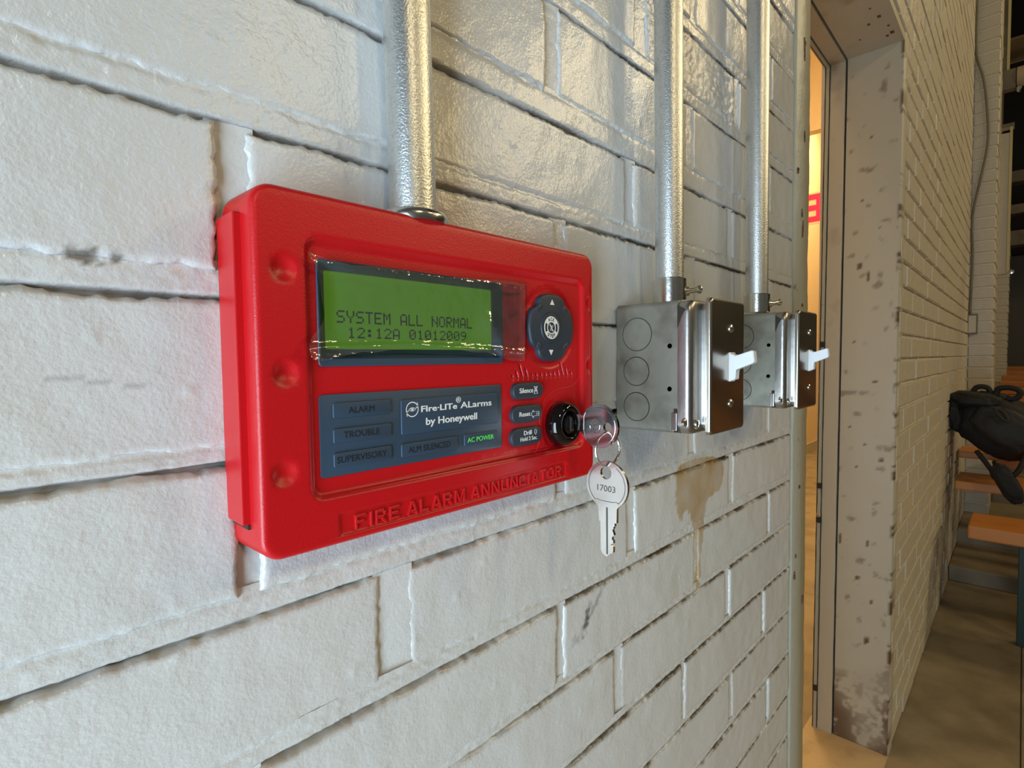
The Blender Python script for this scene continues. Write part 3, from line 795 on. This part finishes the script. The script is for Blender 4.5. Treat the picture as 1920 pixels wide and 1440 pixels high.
flat_ring(ex0-.0014, ez0-.0022, .0017, .0021, 90, 215, y_, b, 10); flat_ring(ex0+.0014, ez0+.0022, .0017, .0021, -90, 35, y_, b, 10)
obj('eye_emblem', b, M['white_ink'], w)

# navigation pad
q1 = [(0, .0212), (.0060, .0208), (.0104, .0193), (.0125, .0170), (.0133, .0145), (.0150, .0128), (.0178, .0116), (.0200, .0090), (.0212, .0045), (.0218, 0)]
full = [(-x, z) for x, z in q1[::-1]][:-1] + q1
full = full + [(x, -z) for x, z in q1[::-1]][1:] + [(-x, -z) for x, z in q1][1:-1]
pad_o = spline([(ox+x*1.0, oz+z) for x, z in full], 3)
pad = obj('navigation_pad', prism(pad_o, R0+.002, R0-.0030, .0016, 4), M['rubber'], pan, angle=50)
yp = R0-.00305
nb = bmesh.new()
for sx_, sz_ in ((-1, 1), (1, 1), (-1, -1), (1, -1)):
    bmesh.ops.create_uvsphere(nb, u_segments=14, v_segments=8, radius=1, matrix=Matrix.Translation((ox+sx_*.0128, R0-.0026, oz+sz_*.0118)) @ Matrix.Rotation(sx_*sz_*.7, 4, 'Y') @ Matrix.Diagonal((.0036, .0010, .0022, 1)))
obj('pad_web', nb, M['rubber'], pad, smooth=True)
cxp, czp = at(.2614, .0205, yp-.0006)
obj('center_button', lathe([(.0098, .0016), (.0098, 0), (.0094, -.0006), (.0080, -.0007), (.0078, -.0003), (.001, -.0003)], (cxp, yp, czp), 'Y', 36), M['rubber'], pad, angle=40)
b = bmesh.new(); yr = yp-.0006
flat_ring(cxp, czp, .0034, .0072, 0, 360, yr, b, 48)
obj('white_ring', b, M['white_ink'], pad)
b = bmesh.new(); yr2 = yr-.00004
flat_ring(cxp, czp, .0043, .0061, -28, 28, yr2, b, 12); flat_ring(cxp, czp, .0043, .0061, 152, 208, yr2, b, 12)
obj('ring_bars', b, M['dark_ink'], pad)
def arc_text(s, r, mid, step, h, up=True):
    for i, ch in enumerate(s):
        k = i-(len(s)-1)/2; a = math.radians(mid + (-k if up else k)*step)
        px_, pz_ = cxp+r*math.cos(a), czp+r*math.sin(a); rot = a-PI/2 if up else a+PI/2
        me = text_mesh(ch, -h*.36, h*.36, -h/2, h/2, 0, ext=.00003, bold=.02)
        for v_ in me.vertices:
            X, Z = v_.co.x, v_.co.z
            v_.co = (px_+X*math.cos(rot)-Z*math.sin(rot), yr2+v_.co.y, pz_+X*math.sin(rot)+Z*math.cos(rot))
        obj('lettering', me, M['dark_ink'], pad)
arc_text('ACK', .0053, 90, 24, .0022); arc_text('STEP', .0053, 270, 22, .0022, False)
b = tube([(cxp-.0016, yr2, czp+.0022), (cxp+.0016, yr2, czp-.0022)], .00022, 5)
flat_ring(cxp+.0009, czp+.0008, .0005, .0008, 0, 360, yr2, b, 12); flat_ring(cxp-.0007, czp-.0013, .0004, .0007, 0, 360, yr2, b, 12)
obj('center_symbol', b, M['white_ink'], pad)
for (tx, tz, s) in ((.2623, .0366, 1), (.2608, .0048, -1)):
    a, c = at(tx, tz, yp); b = bmesh.new()
    b.faces.new([b.verts.new((a+x, yp-.00005, c+z*s)) for x, z in ((-.0022, -.0017), (.0022, -.0017), (0, .0018))])
    obj('arrow_mark', b, M['white_ink'], pad)

# three buttons
def capsule(x0, x1, z0, z1): return rrect(x0, x1, z0, z1, (z1-z0)*.48, 8)
for (cx_, cz_, hw, hh_, nm) in ((.2376, -.0182, .0134, .0049, 's'), (.2364, -.0320, .0134, .0052, 'r'), (.2358, -.0456, .0136, .0054, 'd')):
    a, c = at(cx_, cz_, R0-.001)
    bt = obj('push_button', prism(capsule(a-hw, a+hw, c-hh_, c+hh_), R0+.001, R0-.0028, .0010, 4), M['rubber'], pan, angle=50)
    yb = R0-.0029
    if nm == 's':
        ptext('Silence', .2312, .2434, -.0196, -.0166, yb, M['white_ink'], bt, .01)
        a, c = at(.2458, -.0180, yb); b = bmesh.new()
        for p, q in (((-.0016, .0022), (.0016, -.0022)), ((.0016, .0022), (-.0016, -.0022)), ((-.0018, -.0024), (.0018, -.0024)), ((-.0007, .0012), (-.0012, -.0016)), ((.0007, .0012), (.0012, -.0016)), ((-.0007, .0012), (0, .0020)), ((.0007, .0012), (0, .0020))):
            tube([(a+p[0], yb, c+p[1]), (a+q[0], yb, c+q[1])], .00013, 4, b=b)
        obj('bell_icon', b, M['white_ink'], bt)
    elif nm == 'r':
        ptext('Reset', .2308, .2405, -.0337, -.0309, yb, M['white_ink'], bt, .01)
        a, c = at(.2447, -.0328, yb); b = bmesh.new()
        P = [(-.0034, 0), (-.0014, .0024), (-.0014, .0013), (.0036, .0013), (.0036, -.0013), (-.0014, -.0013), (-.0014, -.0024)]
        for p, q in zip(P, P[1:]+P[:1]): tube([(a+p[0], yb, c+p[1]), (a+q[0], yb, c+q[1])], .00012, 4, b=b)
        for p, q in (((.0018, .0008), (.0018, -.0008)), ((.0018, 0), (.0032, 0))): tube([(a+p[0], yb, c+p[1]), (a+q[0], yb, c+q[1])], .00010, 4, b=b)
        obj('arrow_icon', b, M['white_ink'], bt)
    else:
        ptext('Drill', .2346, .2415, -.0451, -.0424, yb, M['white_ink'], bt, .01)
        ptext('Hold 2 Sec.', .2315, .2466, -.0486, -.0461, yb, M['white_ink'], bt, .005)
        a, c = at(.2452, -.0440, yb); b = bmesh.new()
        P = [(-.0009, -.0008), (-.0008, .0008), (-.0004, .0016), (.0004, .0016), (.0008, .0008), (.0009, -.0008)]
        for p, q in zip(P, P[1:]+P[:1]): tube([(a+p[0], yb, c+p[1]), (a+q[0], yb, c+q[1])], .00010, 4, b=b)
        tube([(a-.0004, yb, c-.0014), (a+.0004, yb, c-.0014)], .0002, 4, b=b)
        obj('lamp_icon', b, M['white_ink'], bt)

# key lock: glossy black collar with a sunken barrel
lk = obj('key_lock', lathe([(.0146, .001), (.0146, -.0022), (.0140, -.0050), (.0122, -.0078), (.0100, -.0086), (.0088, -.0080), (.0080, -.0060), (.0078, -.0040), (.0005, -.0040)], (lx, R0, lz), 'Y', 48), M['black'], pan, smooth=True)
obj('lock_barrel', lathe([(.0062, 0), (.0062, -.0078), (.0056, -.0084), (.0005, -.0084)], (lx, R0, lz), 'Y', 32), M['black'], lk, angle=40)
obj('lock_slot', box(lx-.0013, lx+.0013, R0-.0095, R0-.0080, lz-.0045, lz+.0045), M['gap'], lk)

# clear protective film, half peeled, over the display
fo = [(.1012, .0458), (.1040, .0425), (.1057, .0407), (.1066, .0330), (.1072, .0259), (.1089, .0209), (.1076, .0175), (.1055, .014), (.1025, .011), (.101, .0078), (.1002, .0050), (.1008, .0016), (.1040, .0010), (.1084, .0011), (.1181, .0032), (.1272, .0048), (.1322, .0044), (.1420, .0058), (.1524, .0064), (.1600, .0062), (.1673, .0060), (.1750, .0062), (.1835, .0064), (.1900, .0052), (.1965, .0046), (.2030, .0048), (.2080, .0035), (.2150, .0015), (.2244, .0000), (.2310, -.0003), (.2368, -.0003), (.2372, .0150), (.2376, .0300), (.2380, .0456), (.2300, .0462), (.2230, .0460), (.2140, .0456), (.2075, .0450), (.1920, .0444), (.1761, .0434), (.1610, .0438), (.1464, .0440), (.1340, .0440), (.1227, .0432), (.1120, .0444)]
fo = [(x*1.0, z) for x, z in fo]
pts = []
x = .098
while x < .24:
    z = -.001
    while z < .047:
        if inside(x, z, fo): pts.append((x+random.uniform(-3e-4, 3e-4), z+random.uniform(-3e-4, 3e-4)))
        z += .0010
    x += .0010
V, F = cdt(fo, [], [], pts)
def film_y(x, z):
    y = -.0287 - .0004*N(x, 1, z, 35) - .0003*N(x, 4, z, 110)
    y -= .0042*sm(.0100, .000, z)*(.55+.6*N(x, 0, 0, 55))*sm(.228, .205, x)      # curled lower edge
    y -= .0050*sm(.1160, .1010, x)*(.7+.5*N(0, 2, z, 60))                        # curled left edge
    y -= .0022*math.exp(-((x-.207)/.006)**2-((z-.020)/.007)**2)                  # crease catching the light
    y -= .0012*math.exp(-((z-.0085+.04*abs(x-.155))/.0012)**2)
    y -= .0004*math.exp(-((z-.0425-.0008*math.sin(x*160))/.0008)**2)
    y += .0008*sm(.215, .236, x)
    return y
fm = obj('display_film', pyd('film', [(p.x*fs(-.0287), film_y(p.x, p.y), p.y*fs(-.0287)) for p in V], F), M['film'], pan, smooth=True)
tag(fm, 'clear peeling protective film with creases')

# ------------------------------------------------------------------ keys and ring
XK = lx
TK = lambda a, b_, c: (XK+c, a, b_)
def circle(cx, cz, r, n=28): return [(cx+r*math.cos(2*PI*i/n), cz+r*math.sin(2*PI*i/n)) for i in range(n)]
def arc(cx, cz, r, a0, a1, n=16): return [(cx+r*math.cos(math.radians(a0+(a1-a0)*i/n)), cz+r*math.sin(math.radians(a0+(a1-a0)*i/n))) for i in range(n+1)]
k1 = thing('key', 'metal key standing in the black lock of the red panel', 'key', (XK, -.056, -.0412))
kc = (-.0566, -.0412)
o1 = arc(*kc, .0136, -152, 152, 40) + [(-.0440, -.0352), (-.0400, -.0347), (-.0300, -.0347), (-.0300, -.0440), (-.0400, -.0440), (-.0440, -.0462)]
o1 = [(kc[0]-(x-kc[0]) if i <= 40 else x, z) for i, (x, z) in enumerate(o1)]
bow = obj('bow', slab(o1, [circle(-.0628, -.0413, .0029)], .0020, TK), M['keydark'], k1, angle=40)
b = tube([TK(a, c, -.0010) for a, c in arc(*kc, .0118, 40, 320, 40)], .00022, 5)
tube([TK(a, c, -.0010) for a, c in arc(-.0545, -.0412, .0045, 0, 360, 28)], .0002, 5, b=b)
tube([TK(a, c, -.0010) for a, c in arc(-.0545, -.0412, .0028, 30, 330, 20)], .0002, 5, b=b)
tube([TK(a, c, -.0010) for a, c in arc(-.0545, -.0412, .0014, 100, 420, 14)], .0002, 5, b=b)
tube([TK(a, c, -.0010) for a, c in ((-.0465, -.0330), (-.0452, -.0360), (-.0450, -.0440), (-.0462, -.0475))], .00025, 5, b=b)
obj('raised_rim', b, M['keymetal'], bow)

k2 = thing('key', 'silver key stamped 17003 hanging from the split ring below the lock', 'key', (XK, -.062, -.0765))
kc2 = (-.0620, -.0768); rb_ = .0148
o2 = [(kc2[0]+rb_*math.cos(math.radians(a)), kc2[1]+rb_*math.sin(math.radians(a))) for a in [(-55+290*i/40) for i in range(41)]]
o2 += [(-.0692, -.0905), (-.0690, -.0992), (-.0676, -.0993), (-.0676, -.1014), (-.0668, -.1016), (-.0668, -.1030), (-.0660, -.1036), (-.0672, -.1068), (-.0656, -.1084), (-.0658, -.1098), (-.0666, -.1103), (-.0666, -.1120), (-.0650, -.1128), (-.0655, -.1140), (-.0666, -.1146), (-.0664, -.1178), (-.0640, -.1192), (-.0615, -.1214), (-.0590, -.1200), (-.0576, -.1186), (-.0573, -.1000), (-.0562, -.0996), (-.0557, -.0905)]
bow2 = obj('bow', slab(o2, [circle(-.0615, -.0693, .0040)], .0020, TK), M['keymetal'], k2, angle=40)
b = tube([TK(a, c, -.0010) for a, c in arc(*kc2, .0131, 58, -50, 18)], .00022, 5)
tube([TK(a, c, -.0010) for a, c in arc(*kc2, .0131, 122, 232, 18)], .00022, 5, b=b)
tube([TK(a, c, -.0010) for a, c in ((-.0537, -.0868), (-.0550, -.0862), (-.0570, -.0868), (-.0665, -.0868), (-.0690, -.0862), (-.0703, -.0870))], .00022, 5, b=b)
obj('stamped_border', b, M['keymark'], bow2)
obj('blade_groove', box(XK-.00115, XK-.0009, -.0628, -.0616, -.1195, -.0905), M['keymark'], bow2)
obj('stamped_number', text_mesh('17003', .0, 1, .0, 1, 0, T=lambda X, Y, Z: (XK-.00112, -.0552-.0130*X, -.0808+.0038*Z)), M['keymark'], bow2)
rg = thing('split_ring', 'small steel split ring joining the two keys', 'key ring', (XK, -.0622, -.055))
pth = []
ca, sa = math.cos(math.radians(100)), math.sin(math.radians(100))
for i in range(73):
    a = 4*PI*i/72; u = .0103*math.cos(a); w = .0103*math.sin(a); off_ = .0007*(i/36-1)
    pth.append((XK+u*sa+off_*ca, -.0622+u*ca*1.0-off_*sa, -.0546+w))
obj('coil', tube(pth, .00052, 8), M['zinc'], rg, smooth=True)

# ------------------------------------------------------------------ conduits
def cyl_z(x, y, r, z0, z1, n=40, b=None): return lathe([(r*.9, z0), (r, z0+.0008), (r, z1-.0008), (r*.9, z1)], (x, y, 0), 'Z', n, b)
def tilt_pipe(b, x, y, zref, k):      # lean of a pipe along x
    for v_ in b.verts: v_.co.x += (v_.co.z-zref)*k
    return b
c1 = thing('steel_conduit', 'thick galvanised conduit rising from the top of the red panel', 'conduit', (.1672, -.0145, ZT), 'galvanised conduits on the brick wall')
obj('pipe', tilt_pipe(cyl_z(.1672, -.0140, .0120, ZT-.004, 1.8), .1672, 0, ZT, -.016), M['galv'], c1, angle=40)
obj('locknut', lathe([(.0125, -.002), (.0175, -.002), (.0182, .0005), (.0175, .0030), (.0150, .0042), (.0125, .0046)], (.1672, -.0140, ZT+.0005), 'Z', 28), M['zinc'], c1, angle=50)

H = .1016/2
def conduit(x, zb, label, k):
    c = thing('steel_conduit', label, 'conduit', (x, -.026, zb), 'galvanised conduits on the brick wall')
    obj('pipe', tilt_pipe(cyl_z(x, -.026, .0117, zb+.012, 1.8), x, 0, zb, k), M['galv'], c, angle=40)
    cn = obj('set_screw_connector', lathe([(.0125, -.003), (.0160, -.002), (.0165, .0005), (.0150, .0020), (.0137, .0030), (.0137, .0225), (.0130, .0232), (.0117, .0232)], (x, -.026, zb), 'Z', 32), M['zinc'], c, angle=40)
    b = lathe([(.0042, 0), (.0042, -.003), (.0030, -.0035), (.0024, -.0040), (.0024, -.0100), (.0036, -.0104), (.0038, -.0130), (.0030, -.0140), (.0008, -.0135)], (0, 0, 0), 'Y', 14)
    b.transform(Matrix.Translation((x+.0085, -.026-.0095, zb+.0125)) @ Matrix.Rotation(math.radians(42), 4, 'Z') @ Matrix.Rotation(math.radians(-8), 4, 'X'))
    obj('set_screw', b, M['zinc'], cn, angle=40)
    return c

def switch_box(bx, bz, label):
    t = thing('switch_box', label, 'switch', (bx+H, 0, bz-H), 'light switch boxes beside the doorway')
    X0, X1, Z0, Z1 = bx, bx+2*H, bz-H, bz+H
    def T(x, y, z): return (x, y, z)
    o_ = rrect(X0, X1, Z0, Z1, .004, 4); bd = -.0549
    L = [[(a, 0, c) for a, c in inset(o_, .0012)], [(a, -.0012, c) for a, c in o_], [(a, bd, c) for a, c in o_], [(a, bd, c) for a, c in inset(o_, .0016)], [(a, bd+.02, c) for a, c in inset(o_, .0017)]]
    body = obj('box_body', loft(L), M['boxsteel'], t, angle=40)
    for s_, xx in ((-1, X0), (1, X1)):
        for (y, z, r) in ((-.0202, .0200, .0135), (-.0194, -.0095, .0118), (-.0196, -.0380, .0118)):
            z = bz+.0062+z; r *= .96
            obj('knockout', lathe([(r*1.02, .0004*s_), (r*1.02, .00015*s_), (r*.97, -.0003*s_), (r*.95, .0001*s_), (r*.5, .00025*s_), (.0002, .00025*s_)], (xx, y, z), 'X', 32), M['boxsteel'], body, angle=40)
            b = tube([(xx+.0001*s_, y+r*math.cos(a*PI/16), z+r*math.sin(a*PI/16)) for a in range(32)], .00045, 5, cyc=True)
            obj('knockout_groove', b, M['gap'], body)
        for (y, z) in ((-.0486, .0162), (-.0484, -.0168)):
            obj('screw_hole', lathe([(.0019, .0003*s_), (.0001, .0003*s_)], (xx, y, bz+z), 'X', 16), M['gap'], body)
    # top rim lip and corner slots
    obj('rim_tab', box(X0-.0006, X0+.002, -.0545, -.0500, Z0+.002, Z0+.016, bev=.0005), M['ring'], body)
    obj('corner_slot', box(X0-.0005, X0+.001, -.0549, -.0520, Z0+.001, Z0+.019), M['gap'], body)
    # raised cover
    cv_o = rrect(X0-.0006, X1+.0006, Z0-.0006, Z1+.0006, .010, 6)
    cv = obj('raised_cover', prism(cv_o, bd-.0002, bd-.0105, .0045, 6), M['ring'], t, angle=50)
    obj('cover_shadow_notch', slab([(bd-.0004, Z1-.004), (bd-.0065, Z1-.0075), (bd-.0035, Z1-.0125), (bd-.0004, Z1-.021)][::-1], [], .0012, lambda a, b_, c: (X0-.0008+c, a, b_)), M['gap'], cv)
    cs = obj('cover_screw', lathe([(.0032, .0008), (.0032, -.0012), (.0022, -.0020), (.0004, -.0021)], (X0-.0010, bd-.0058, Z0+.0090), 'Y', 16), M['zinc'], cv, angle=40)
    cs2 = obj('cover_screw', lathe([(.0032, .0006), (.0030, -.0014), (.0022, -.0018), (.0004, -.0019)], (X0+.010, bd-.0103, Z0+.0075), 'Y', 16), M['zinc'], cv, angle=40)
    pw, ph = .0669, .1058; P0 = bx+H-pw/2
    rs = obj('raised_device_ring', prism(rrect(P0+.0012, P0+pw-.0012, bz-.048, bz+.048, .005, 5), bd-.008, -.0705, .0030, 4), M['ring'], t, angle=50)
    obj('gasket_gap', prism(rrect(P0+.003, P0+pw-.003, bz-.047, bz+.047, .004, 5), -.0700, -.0716), M['gap'], t)
    # face plate with rolled edge
    po = rrect(P0, P0+pw, bz-ph/2, bz+ph/2, .0042, 5); yf = -.0734
    L = [[(a, -.0688, c) for a, c in inset(po, .0008)], [(a, -.0688, c) for a, c in po]]
    for i in range(6):
        a_ = i/5*PI/2; L.append([(a, yf+.0024*(1-math.sin(a_)), c) for a, c in inset(po, .0024*(1-math.cos(a_)))])
    fp = obj('face_plate', loft(L), M['plate'], t, angle=50)
    cx = bx+H
    for dz in (.0302, -.0302):
        sw = obj('plate_screw', lathe([(.0034, .0004), (.0034, -.0004), (.0026, -.0012), (.0004, -.0015)], (cx+.004, yf, bz+dz), 'Y', 18), M['zinc'], fp, angle=40)
        obj('screw_slot', box(cx+.004-.0026, cx+.004+.0026, yf-.0017, yf-.0010, bz+dz-.0004, bz+dz+.0004), M['gap'], sw)
    tg = obj('toggle_base', prism(rrect(cx+.0005, cx+.0110, bz-.0125, bz+.0110, .0012, 4), yf+.001, yf-.0012, .0006, 3), M['toggle'], fp, angle=50)
    # lever, tilted up
    b = bmesh.new(); sec = []
    for (y, z, hw, hz) in ((yf-.0002, -.0010, .0048, .0105), (yf-.0040, -.0008, .0044, .0100), (yf-.0046, .0026, .0042, .0054), (yf-.0175, .0072, .0040, .0050), (yf-.0186, .0076, .0034, .0043)):
        sec.append([(cx+.0057+sx*hw, y+sz*(.0004), bz+z+sz*hz) for sx, sz in ((-1, -1), (1, -1), (1, 1), (-1, 1))])
    me = loft(sec); b = bmesh.new(); b.from_mesh(me); bmesh.ops.bevel(b, geom=b.edges[:], offset=.0005, segments=2, affect='EDGES'); b.to_mesh(me); b.free()
    obj('toggle_lever', me, M['toggle'], tg, angle=50)
    return t
B1x, B1z, B2x, B2z = .37836, -.0066, .59723, -.0033
switch_box(B1x, B1z, 'nearer metal switch box with white toggle, just right of the red panel')
switch_box(B2x, B2z, 'farther metal switch box with white toggle, close to the doorway edge')
conduit(.4215, B1z+H, 'galvanised conduit entering the top of the nearer switch box', -.0085)
conduit(.6260, B2z+H, 'galvanised conduit entering the top of the switch box by the doorway', -.006)

# ------------------------------------------------------------------ things along the far wall
cab = obj('cable', tube(spline([(4.185, -.004, 2.9), (4.185, -.004, 2.05), (4.185, -.006, 1.76), (4.184, -.040, 1.60), (4.184, -.060, 1.42), (4.184, -.066, 1.22), (4.184, -.040, 1.03), (4.186, -.008, .82), (4.185, -.012, .58), (4.185, -.010, .42), (4.185, -.006, .24)], 5, False), .0065, 8), M['dim'], None, smooth=True)
tag(cab, 'grey cable looping down the white pilaster to a small wall box', 'cable')
jb = thing('junction_box', 'small square wall box at the end of the cable', 'junction box', (4.19, -.012, .12))
obj('box_body', box(4.165, 4.198, -.042, .004, .125, .235, bev=.003), M['far_paint'], jb)
obj('lid_edge', box(4.160, 4.166, -.044, .006, .120, .240, bev=.002), M['dim'], jb); obj('lid', box(4.157, 4.161, -.036, -.002, .130, .230, bev=.001), M['far_paint'], jb)

# hall steelwork behind the pilaster
pc = thing('roof_pipe', 'dark shiny horizontal pipe high behind the pilaster', 'pipe', (5.3, -.6, 2.2))
obj('pipe', tube([(5.4, .0, 2.20), (5.4, -3.0, 2.20)], .085, 20), M['pipe_dark'], pc, smooth=True)
for y in (-.35, -1.6): obj('coupling', tube([(5.4, y, 2.20), (5.4, y-.06, 2.20)], .093, 20), M['pipe_dark'], pc, angle=40)
ec = thing('steel_channel', 'vertical steel channel with lit yellow edge beside the pilaster', 'steel channel', (4.75, -.12, 1.86))
obj('web', box(4.70, 4.75, -.128, -.08, 1.80, 3.4), M['dim'], ec); obj('lit_edge', box(4.695, 4.70, -.140, -.126, 1.80, 3.4), M['edge_light'], ec)
cp = thing('pipe_clamp', 'grey beam clamp gripping the off-white pipe', 'clamp', (4.6, -.13, 1.62))
obj('clamp_block', box(4.58, 4.64, -.172, -.085, 1.64, 1.76, bev=.004), M['dim'], cp)
obj('clamp_bolt', tube([(4.56, -.188, 1.625), (4.60, -.188, 1.625)], .012, 10), M['zinc'], cp)
wp = thing('white_pipe', 'off-white horizontal pipe stub running out from the grey clamp', 'pipe', (4.6, -.17, 1.70))
obj('pipe', tube([(4.61, -.176, 1.71), (4.61, -2.6, 1.71)], .058, 18), M['pipe_white'], wp, smooth=True); obj('elbow_collar', tube([(4.61, -.215, 1.71), (4.61, -.25, 1.71)], .068, 18), M['pipe_white'], wp, angle=40)
po = thing('steel_post', 'cream steel post with a bright edge behind the pilaster', 'post', (5.0, -.12, FLOOR))
obj('post_web', box(5.0, 5.05, -.146, -.06, .55, 1.50), M['far_paint'], po); obj('post_edge', box(4.994, 5.0, -.158, -.144, .55, 1.54), M['edge_light'], po)
obj('post_cap', box(4.99, 5.06, -.165, -.05, 1.535, 1.56), M['zinc'], po); obj('post_foot', box(5.0, 5.05, -.09, .0, FLOOR, .55), M['far_paint'], po)
obj('bolt', lathe([(.016, 0), (.014, -.014), (.002, -.016)], (4.995, -.17, .56), 'X', 12), M['zinc'], po)
sh = thing('steel_beam', 'grimy horizontal beams above the dark grey boards', 'beam', (8.0, -1, 1.4))
for (z0, z1, m) in ((1.86, 1.98, 'dim'), (1.52, 1.62, 'dim'), (1.18, 1.34, 'dim')):
    obj('beam', box(8.0, 8.2, -4, -.02, z0, z1, bev=.01), M[m], sh)
gb = obj('dark_board', box(8.4, 8.45, -4.5, -.02, -.35, 1.12, bev=.005), M['grey_wall']); tag(gb, 'plain dark grey board wall across the far end of the hall', 'board')

# bleacher benches
def bench(label, x, y0, ztop, w, t, leg=True, y1=-3.0):
    o = thing('bench', label, 'bench', (x, y0, FLOOR), 'orange timber bleacher benches')
    obj('plank', box(x, x+w, y1, y0, ztop-t, ztop, bev=.006), M['wood'], o)
    if leg:
        for yy in (-.245, -1.4):
            obj('leg', box(x+.05, x+.09, yy-.05, yy, FLOOR, ztop-t, bev=.003), M['green_steel'], o)
    else:
        obj('leg', box(x+.06, x+.10, -.9, -.85, FLOOR, ztop-t, bev=.003), M['green_steel'], o)
bench('nearest orange bench plank, lowest of the row by the white wall', 2.65, -.103, -.652, .24, .050)
bench('orange bench plank under the backpack strap, second from the nearest', 3.10, -.030, -.567, .26, .040, False)
bench('orange bench plank carrying the black backpack', 3.55, -.010, -.493, .22, .035, False)
bench('short orange bench plank just below the backpack bottom', 3.60+.25, -.165, -.520-.045, .22, .05, False)
for i in range(6):
    bench(['lowest', 'second lowest', 'third lowest', 'third highest', 'second highest', 'highest'][i] + ' of the distant orange benches right of the pilaster', 4.9+.55*i, -.10 if i else -.15, -.29+.032*i, .26, .045, False)
# concrete steps under the benches
for i, (x, z) in enumerate(((3.3, -1.02), (3.75, -.95), (4.6, -.84), (5.2, -.76), (5.8, -.68))):
    o = obj('floor_step', box(x, 9.0, -6, -.113 if x > 3.8 else -.001, FLOOR-.01, z, bev=.004), M['concrete']); tag(o, kind='structure'); o.name = 'trim_%d' % (5+i)

# backpack
bp = thing('backpack', 'black backpack lying on the orange bench against the white wall', 'bag', (3.55, -.15, -.49))
def blob(cx, cy, cz, a, b_, c, rot, amp, seed, nu=40, nv=24, e=.75):
    b = bmesh.new(); bmesh.ops.create_uvsphere(b, u_segments=nu, v_segments=nv, radius=1)
    for v_ in b.verts:
        p = v_.co.copy(); q = Vector([math.copysign(abs(k)**e, k) for k in p])
        d = 1+amp*N(p.x+seed, p.y, p.z, 1.8)+amp*.4*N(p.x+seed, p.y, p.z, 5)
        v_.co = Vector((q.x*a, q.y*b_, q.z*c))*d
    b.transform(Matrix.Translation((cx, cy, cz)) @ Matrix.Rotation(rot, 4, 'X')); return b
obj('main_compartment', blob(3.32, -.170, -.325, .15, .185, .125, math.radians(32), .16, 3), M['pack'], bp, smooth=True)
obj('front_pocket', blob(3.20, -.200, -.335, .06, .130, .085, math.radians(32), .20, 9), M['pack_grey'], bp, smooth=True)
obj('top_flap', blob(3.28, -.085, -.205, .13, .095, .035, math.radians(4), .2, 5), M['pack'], bp, smooth=True)
obj('side_pocket', blob(3.24, -.018, -.275, .07, .030, .080, 0, .25, 8), M['pack'], bp, smooth=True)
obj('haul_loop', tube(spline([(3.25, -.155, -.190), (3.25, -.165, -.155), (3.25, -.205, -.150), (3.25, -.235, -.165), (3.25, -.225, -.195), (3.25, -.19, -.2)], 6, False), .012, 8), M['pack'], bp, smooth=True)
obj('haul_loop', tube(spline([(3.25, -.075, -.180), (3.25, -.09, -.150), (3.25, -.125, -.150), (3.25, -.14, -.180)], 6, False), .011, 8), M['pack'], bp, smooth=True)
obj('shoulder_strap', blob(3.05, -.205, -.545, .03, .035, .085, math.radians(-25), .15, 4), M['pack'], bp, smooth=True)
obj('strap_webbing', tube(spline([(3.14, -.10, -.43), (3.10, -.15, -.50), (3.06, -.17, -.53), (3.05, -.23, -.50), (3.10, -.26, -.42)], 6, False), .010, 8), M['pack'], bp, smooth=True)
obj('pocket_trim', tube(spline([(3.13, -.155, -.235), (3.12, -.175, -.27), (3.12, -.20, -.29), (3.13, -.185, -.25), (3.13, -.155, -.235)], 6, False), .006, 6), M['gap'], bp, smooth=True)
obj('reflector', box(3.20, 3.204, -.060, -.056, -.300, -.262), M['zinc'], bp)
